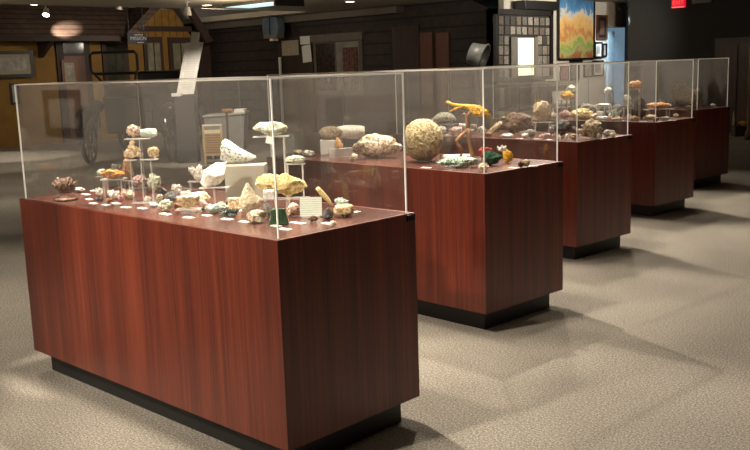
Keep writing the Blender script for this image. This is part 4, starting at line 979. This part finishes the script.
MB().lathe([(4.6 * k, 0), (4.6 * k, 3 * k)], 16).build('post_foot', M['darkwood'], t)

# ---- things standing on the floor between the cases and the buildings
g = on('z', 0, 190, 162); k = depth(g) / FPX
t = thing('information_stand', 'dark pedestal carrying a tall slanted white information board', 'information stand', g, FACE)
MB().box((-10 * k, -.12, 0), (10 * k, .12, 66 * k), bevel=.01).build('pedestal', plain('charcoal_pedestal', (44, 42, 40), .7), t)
sh = Matrix(((1, 0, .23, 0), (0, 1, .12, 0), (0, 0, 1, 0), (0, 0, 0, 1)))
bd = MB().box((-9 * k, -.02, 67 * k), (8 * k, .02, 117 * k), Matrix.Translation((-15.5 * k, -.1, 0)) @ sh).build('white_board', plain('white_board', (206, 202, 192), .6), t)
MB().box((-5 * k, -.026, 72 * k), (5 * k, -.02, 112 * k), Matrix.Translation((-15.5 * k, -.1, 0)) @ sh).build('text_panel', printed('board_print', (200, 196, 188), (184, 180, 172), 16), bd)
MB().box((-12 * k, -.14, 65.5 * k), (-3 * k, .02, 68.5 * k)).build('board_ledge', M['paperwhite'], t)
MB().box((-4 * k, -.01, -7.5 * k), (4 * k, .01, 7.5 * k), Matrix.Translation((12.5 * k, .03, 119.5 * k)) @ Matrix.Rotation(.15, 4, 'Y')).build('small_card', M['paperwhite'], t)
g = on('z', 0, 214.5, 164.5); k = depth(g) / FPX
t = thing('washboard', 'tan wooden washboard with ribbed brown panel standing on two legs', 'washboard', g, FACE)
for sx in (-1, 1): MB().box((sx * 8.8 * k - 1 * k, -.02, 0), (sx * 8.8 * k + 1 * k, .02, 40 * k)).build('side_rail', plain('tan_wood_rail_%d' % (sx + 1), (176, 150, 108), .6), t)
MB().box((-7.8 * k, -.018, 31 * k), (7.8 * k, .018, 34.5 * k)).build('top_board', plain('pale_soap_board', (208, 188, 150), .6), t)
MB().box((-9.8 * k, -.022, 38.5 * k), (9.8 * k, .022, 40 * k)).build('top_rail', plain('pale_top_rail', (206, 196, 172), .6), t)
MB().box((-7.8 * k, -.02, 9 * k), (7.8 * k, .02, 10.5 * k)).build('bottom_rail', plain('tan_low_rail', (176, 150, 108), .6), t)
MB().box((-7.8 * k, -.012, 10.5 * k), (7.8 * k, .012, 31 * k)).build('ribbed_panel', planks('ribbed_brass_sheet', (140, 112, 70), (160, 130, 84), (104, 80, 46), 'Z', 1 / (2.4 * k), .5, .3), t)
g = on('z', 0, 229, 158); k = depth(g) / FPX
t = thing('wringer_washer', 'grey metal tub washer with a brown wringer on its rim', 'washing machine', g, FACE)
bb = MB(); bb.prism([(-17 * k, -.25, 8 * k), (17 * k, -.25, 8 * k), (20 * k, -.25, 44 * k), (-20 * k, -.25, 42 * k)], (0, .5, 0)); bb.build('tub', plain('grey_enamel', (118, 116, 110), .5), t)
MB().prism([(-21 * k, -.28, 42 * k), (21 * k, -.28, 44 * k), (21 * k, -.28, 46 * k), (-21 * k, -.28, 43.5 * k)], (0, .56, 0)).build('tub_rim', plain('pale_enamel_rim', (150, 148, 140), .4), t)
for sx in (-1, 1):
    for sy in (-1, 1): MB().cyl((sx * 14 * k, sy * .18, 0), (sx * 14 * k, sy * .18, 8.5 * k), .02).build('washer_leg', M['steel'], t)
MB().box((2 * k, -.3, 10 * k), (4 * k, -.27, 48 * k)).build('wringer_post', M['darkwood'], t)
MB().cyl((-1 * k, -.29, 47.5 * k), (9 * k, -.29, 47.5 * k), 2 * k).build('wringer_roller', M['rust'], t)
MB().box((10 * k, -.25, 45.5 * k), (20 * k, .1, 48.5 * k)).build('white_cloth', M['paperwhite'], t)
# old black automobile in front of the depot
g = on('z', 0, 146, 157); k = depth(g) / FPX
t = thing('antique_automobile', 'old black open automobile facing out before the yellow depot', 'automobile', g, FACE)
MB().prism([(-.55, -.2, .45), (.55, -.2, .45), (.62, -.2, 1.05), (.5, -.2, 1.25), (-.5, -.2, 1.25), (-.62, -.2, 1.05)], (0, 1.9, 0)).build('body', M['blackgloss'], t)
MB().prism([(-.32, -1.1, .55), (.32, -1.1, .55), (.34, -1.1, .95), (.2, -1.1, 1.1), (-.2, -1.1, 1.1), (-.34, -1.1, .95)], (0, .95, 0)).build('hood', M['blackgloss'], t)
MB().box((-.3, -1.16, .5), (.3, -1.1, 1.08), bevel=.02).build('radiator', M['black'], t)
pts = [(-.42, 1.47), (.42, 1.47), (.47, 1.52), (.47, 1.78), (.42, 1.83), (-.42, 1.83), (-.47, 1.78), (-.47, 1.52), (-.42, 1.47)]
MB().tube([(x_ * .86 - .4, -.12, z_) for x_, z_ in pts], .026, 8).build('windshield_frame', M['black'], t)
for sx in (-1, 1):
    MB().cyl((sx * .2 - .3, -.12, 1.2), (sx * .38 - .4, -.12, 1.5), .02).build('windshield_post', M['black'], t)
    for yy in (-.95, 1.25):
        wl = MB(); wl.tube([(sx * .68, yy + .36 * math.cos(i * PI / 12), .385 + .36 * math.sin(i * PI / 12)) for i in range(25)], .04, 8)
        wl.cyl((sx * .68 - .05, yy, .385), (sx * .68 + .05, yy, .385), .06)
        for i in range(10): wl.cyl((sx * .68, yy, .385), (sx * .68, yy + .35 * math.cos(i * PI / 5), .385 + .35 * math.sin(i * PI / 5)), .012, seg=6)
        wl.build('wheel', M['black'], t)
        MB().tube([(sx * .68, yy + .48 * math.cos(a_), .385 + .48 * math.sin(a_)) for a_ in [.1 + i * (PI - .2) / 10 for i in range(11)]], [.03, .07, .1, .12, .12, .12, .12, .12, .1, .07, .03], 8).build('fender', M['blackgloss'], t, True)
    MB().cyl((sx * .42, -1.25, .95), (sx * .42, -1.1, .95), .11, .08, 16).build('headlamp', M['blackgloss'], t)
    MB().cyl((sx * .42, -1.14, .6), (sx * .42, -1.14, .95), .018).build('lamp_bracket', M['black'], t)
MB().box((-.45, 1.55, .9), (.45, 1.7, 1.5), bevel=.04).build('seat_back', M['blackgloss'], t)
# bench by the depot wall
g = on('z', 0, -8, 146); k = depth(g) / FPX
t = thing('wooden_bench', 'long dark wooden bench under the depot print', 'bench', g, PI / 2)
MB().box((-1.0, -.25, .4), (1.0, .25, .46)).build('seat', M['darkwood'], t)
MB().box((-1.0, .2, .46), (1.0, .26, 1.05)).build('backrest', M['darkwood'], t)
for sx in (-1, 1): MB().box((sx * .95 - .04, -.25, 0), (sx * .95 + .04, .25, .62)).build('bench_end', M['darkwood'], t)
MB().box((-.9, -.23, .05), (.9, -.2, .4)).build('front_panel', M['darkwood'], t)

# ---- lamps on the ceiling
def head(px, py, z, lit, label, zc=None, r=.075, aim=(.35, -.35, -.87)):
    """track lamp whose face the photo shows at (px, py), at height z"""
    P = on('z', z, px, py); zc = zc or (ZC if P.x > XS else 3.3)
    t = thing('track_lamp', label, 'ceiling lamp', (P.x, P.y, zc), 0, 'track lamps'); d = Vector(aim).normalized()
    MB().cyl((0, 0, 0), (0, 0, -.02), .05).build('mounting_plate', M['lampshell'], t)
    MB().cyl((0, 0, -.02), Vector((0, 0, z - zc)) - d * .02, .014).build('lamp_stem', M['lampshell'], t)
    c_ = Vector((0, 0, z - zc))
    MB().cyl(c_ - d * .12, c_ + d * .02, r * .6, r, 18).build('lamp_shade', M['lampshell'], t)
    MB().cyl(c_ + d * .021, c_ + d * .026, r * .9, seg=18).build('lamp_face', M['lampface'] if lit else M['papergrey'], t)
    return P
def down(px, py, label, r=.085):
    P = on('z', ZC - .004, px, py); t = thing('recessed_downlight', label, 'ceiling lamp', (P.x, P.y, ZC), 0, 'recessed ceiling lights')
    MB().lathe([(r * 1.25, 0), (r * 1.25, -.012), (r, -.012), (r, 0)], 24).build('trim_ring', M['lampshell'], t)
    MB().cyl((0, 0, -.003), (0, 0, -.01), r * .98, seg=24).build('lamp_face', M['lampface'], t)
down(207, 5, 'bright recessed light in the ceiling before the gable end')
down(350, 1.5, 'bright recessed light in the ceiling above the curtained cabin window')
fl_a = on('z', ZC, 244, 8); fl_b = on('z', ZC, 290, 4)
t = thing('fluorescent_downlight', 'cool white fluorescent ceiling light with a dark open louver', 'ceiling light', on('z', ZC - .004, 262, 2))
MB().box((-.75, -.32, -.05), (.75, .32, 0)).build('light_housing', M['beam'], t)
MB().box((-.7, -.28, -.056), (.7, .28, -.05)).build('light_diffuser', plain('cool_diffuser', (206, 228, 228), .6, emit=(190, 226, 228), es=1.2), t)
MB().box((.72, -.34, -.12), (.76, .34, 0)).build('dark_louver', M['darkwood'], t)
head(46, 14, on('x', -15.3, 46, 14).z, True, 'lit track lamp shining on the depot roof')
head(34, 3.5, 2.95, True, 'lit track lamp close to the top edge above the depot roof', aim=(-.2, 0, -1))
head(119, 8, 2.9, False, 'unlit white track lamp before the depot gable', aim=(-.3, 0, -1))
head(187.5, 14, 2.45, False, 'unlit white track lamp hanging before the right end of the gable', ZC, aim=(-.1, 0, -1))
head(618, 10, 2.5, False, 'small white track lamp above the blue doorway', r=.06)

# ---- the far side of the room, which the acrylic mirrors
def mirrored(plane, val, px, py, ax, v2):
    d = ray(px, py).copy(); c_ = CAM.copy(); i = 'xyz'.index(plane); d[i] = -d[i]; c_[i] = 2 * val - c_[i]
    j = 'xyz'.index(ax); return c_ + d * ((v2 - c_[j]) / d[j])
a, b = mirrored('y', GI, 43, 90, 'y', YF + .03), mirrored('y', GI, 83, 137, 'y', YF + .03)
y_a, y_b = sorted((a.x, b.x)); z_b, z_a = sorted((a.z, b.z))
t = thing('framed_print', 'wide dark wooden frame with a grey print on the wall behind the viewer', 'picture', ((y_a + y_b) / 2, YF, z_b))
hw, hh = (y_b - y_a) / 2, z_a - z_b
f = MB()
for lo, hi in (((-hw, 0, 0), (hw, .06, .16)), ((-hw, 0, hh - .16), (hw, .06, hh)), ((-hw, 0, .16), (-hw + .16, .06, hh - .16)), ((hw - .16, 0, .16), (hw, .06, hh - .16))): f.box(lo, hi)
f.build('picture_frame', M['darkwood'], t)
MB().box((-hw + .16, 0, .16), (hw - .16, .03, hh - .16)).build('print', M['papergrey'], t)
for pa, pb, lab in ((280, 296, 'rough brown log post by the grey side wall'), (303, 316, 'slimmer brown log post by the grey side wall')):
    a, b = mirrored('x', -GI, pa, 100, 'x', XR - .3), mirrored('x', -GI, pb, 100, 'x', XR - .3)
    rr = abs(b.y - a.y) / 2
    o = MB().lathe([(rr, 0), (rr * .92, .5), (rr * 1.04, 1.1), (rr * .9, 1.9), (rr * .96, ZC - .01)], 14).build('log_post', M['mottle'] if pa < 300 else M['rust'], None, True); o.location = (XR - .3, (a.y + b.y) / 2, 0); tag(o, lab, 'post')
a, b = mirrored('x', -GI, 332, 112, 'x', XR - .12), mirrored('x', -GI, 398, 90, 'x', XR - .12)
o = xbox(XR - .3, XR - .002, a.y, b.y, max(a.z, b.z) - .4, max(a.z, b.z) - .05).build('timber_rail', M['redwood']); tag(o, 'long brown timber rail fixed along the grey side wall', 'rail')
# ---------------------------------------------------------------- light
def spot(loc, aim, power, size=50, blend=.6, rad=.04, col=(1, .9, .77)):
    l = bpy.data.lights.new('spot_lamp', 'SPOT'); l.energy = power; l.spot_size = math.radians(size); l.spot_blend = blend; l.shadow_soft_size = rad; l.color = col
    o = bpy.data.objects.new('spot_lamp', l); COL.objects.link(o); o.location = loc
    o.rotation_euler = (Vector(aim) - Vector(loc)).to_track_quat('-Z', 'Y').to_euler(); return o
def fill_point(loc, power, rad=.03, col=(1, .88, .72)):
    l = bpy.data.lights.new('fill_point', 'POINT'); l.energy = power; l.shadow_soft_size = rad; l.color = col
    o = bpy.data.objects.new('fill_point', l); COL.objects.link(o); o.location = loc; return o
H_ = 2.58
# a ceiling spot behind and to the far side of each case, and one in front of it
for c in range(5):
    xf = case_xf(c); p = lambda x, y, z: xf @ Vector((x, y, z))
    k = (1, .95, .8, .62, .14)[c]
    spot(p(-1.05, 1.05, H_), p(-.15, .35, .86), 400 * k, 84, .35, .02)
    spot(p(-1.2, .1, H_), p(-1.15, .35, .86), 200 * k, 48, .5)
    spot(p(-.4, .1, H_), p(-.45, .35, .86), 190 * k, 48, .5)
spot((-.6, -2.3, H_), (-.4, 0, .12), 520, 52, .6)
spot((-2.2, -2.0, H_), (-2.2, -.5, 0), 240, 75, .6)
spot((-.95, .6, H_), (-.9, 1.85, .35), 240, 52, .6)
spot((-1.5, 2.4, H_), (-1.4, 3.66, .35), 70, 50, .6)
# aisle light
spot((.6, 11, H_), (.6, 11, 0), 30, 90, .8)
q0 = on('z', 0, 8, 157); spot((q0.x + .5, q0.y, H_), q0, 260, 60, .5)
spot((-1.72, .15, H_), (-1.72, .2, .86), 420, 22, .5)  # added spot standing in for the glare on the deck end
spot((.9, 1.1, H_), (1.0, 1.0, 0), 16, 110, .8)  # weak unseen fill added over the aisle floor
spot((.2, 4.6, H_), (.4, 4.4, 0), 14, 110, .8)  # second added fill, farther down the aisle
spot((-.2, 6.6, H_), (.2, 6.4, 0), 22, 60, .5)
spot((-3.6, .6, H_), (-3.8, .2, 0), 260, 100, .7)
spot((-8.5, 3.5, H_), (-9, 3.5, 0), 130, 100, .8)
spot((-12.0, 5.5, H_), (-12.8, 5.2, 0), 150, 80, .6)
spot((-2.3, 5.0, H_), (.4, 5.0, 0), 260, 46, .4, .03)
spot((-2.8, 7.0, H_), (0, 6.95, 0), 240, 46, .4, .03)
spot((-1.4, 8.9, H_), (.6, 9.0, 0), 170, 70, .5, .03)
q4 = on('z', 0, 0, 215); spot((q4.x, q4.y, H_), q4, 90, 70, .6)
# depot, cabin, gallery
spot(on('x', -15.3, 46, 14) + Vector((-.03, 0, -.06)), on('x', -16.2, 64, 31), 1500, 26, .8, .03)
spot((-12.6, 4.0, 2.6), (-16.6, 4.5, 1.7), 180, 100, .8, .1)
spot((-12.6, 9.4, 2.58), (-16.6, 9.8, 1.9), 230, 100, .8, .1)
spot((-12.5, 8.8, H_), (-13.5, 12.3, 1.6), 90, 100, .8, .1)
spot((-9.2, 9.0, H_), (-9.5, 12.3, 1.7), 60, 90, .8, .1)
q1 = on('z', 0, 205, 163)
spot((q1.x + 1.6, q1.y - .9, H_), (q1.x - .1, q1.y + .1, .7), 420, 50, .6, .05)  # unseen spot added to brighten the board and washing things
q2 = on('y', YC - 1.3, 477, 55)
spot((q2.x + .2, q2.y - .8, H_), q2, 60, 40, .6, .05)  # unseen spot added to lift the dark tub
spot((-5.2, 13.2, H_), (-8, 14.2, 1.9), 480, 110, .8, .1)
spot((-5.6, 10.6, H_), (-8.6, 12.0, 2.0), 60, 50, .8, .1)
spot((-6.9, 15.2, 2.3), (-8.45, 16.75, 1.4), 260, 36, .6, .05, (.62, .84, 1))  # added blue spot standing in for daylight at the doorway
fill_point((-14.5, 9.6, 2.2), 10); fill_point((-10.5, 8.0, 2.2), 30); fill_point((-11.5, 3.5, 2.3), 26); fill_point((-5.0, 12.6, 2.2), 12)  # unseen point lights added to fill the background and ceiling
# unseen spots added to brighten the walls the acrylic mirrors
q3 = mirrored('x', -GI, 320, 100, 'x', XR)
spot((5.2, q3.y - .3, H_), (XR, q3.y + .2, 1.0), 330, 95, .8)
spot((-5.5, -3.6, H_), (-7, -6.6, 1.0), 500, 110, .8)
spot((-9.5, -3.2, H_), (-10.5, -6.6, 1.0), 700, 110, .8)
spot((-13, -3.4, H_), (-14, -6.6, 1.0), 700, 110, .8)
w = bpy.data.worlds.new('world'); SC.world = w; w.use_nodes = True
w.node_tree.nodes['Background'].inputs[0].default_value = (1, .9, .78, 1); w.node_tree.nodes['Background'].inputs[1].default_value = .05
SC.view_settings.view_transform = 'Standard'; SC.view_settings.look = 'None'; SC.view_settings.exposure = 0
SC.cycles.transparent_max_bounces = 64; SC.cycles.max_bounces = 8; SC.cycles.glossy_bounces = 3; SC.cycles.sample_clamp_indirect = 4
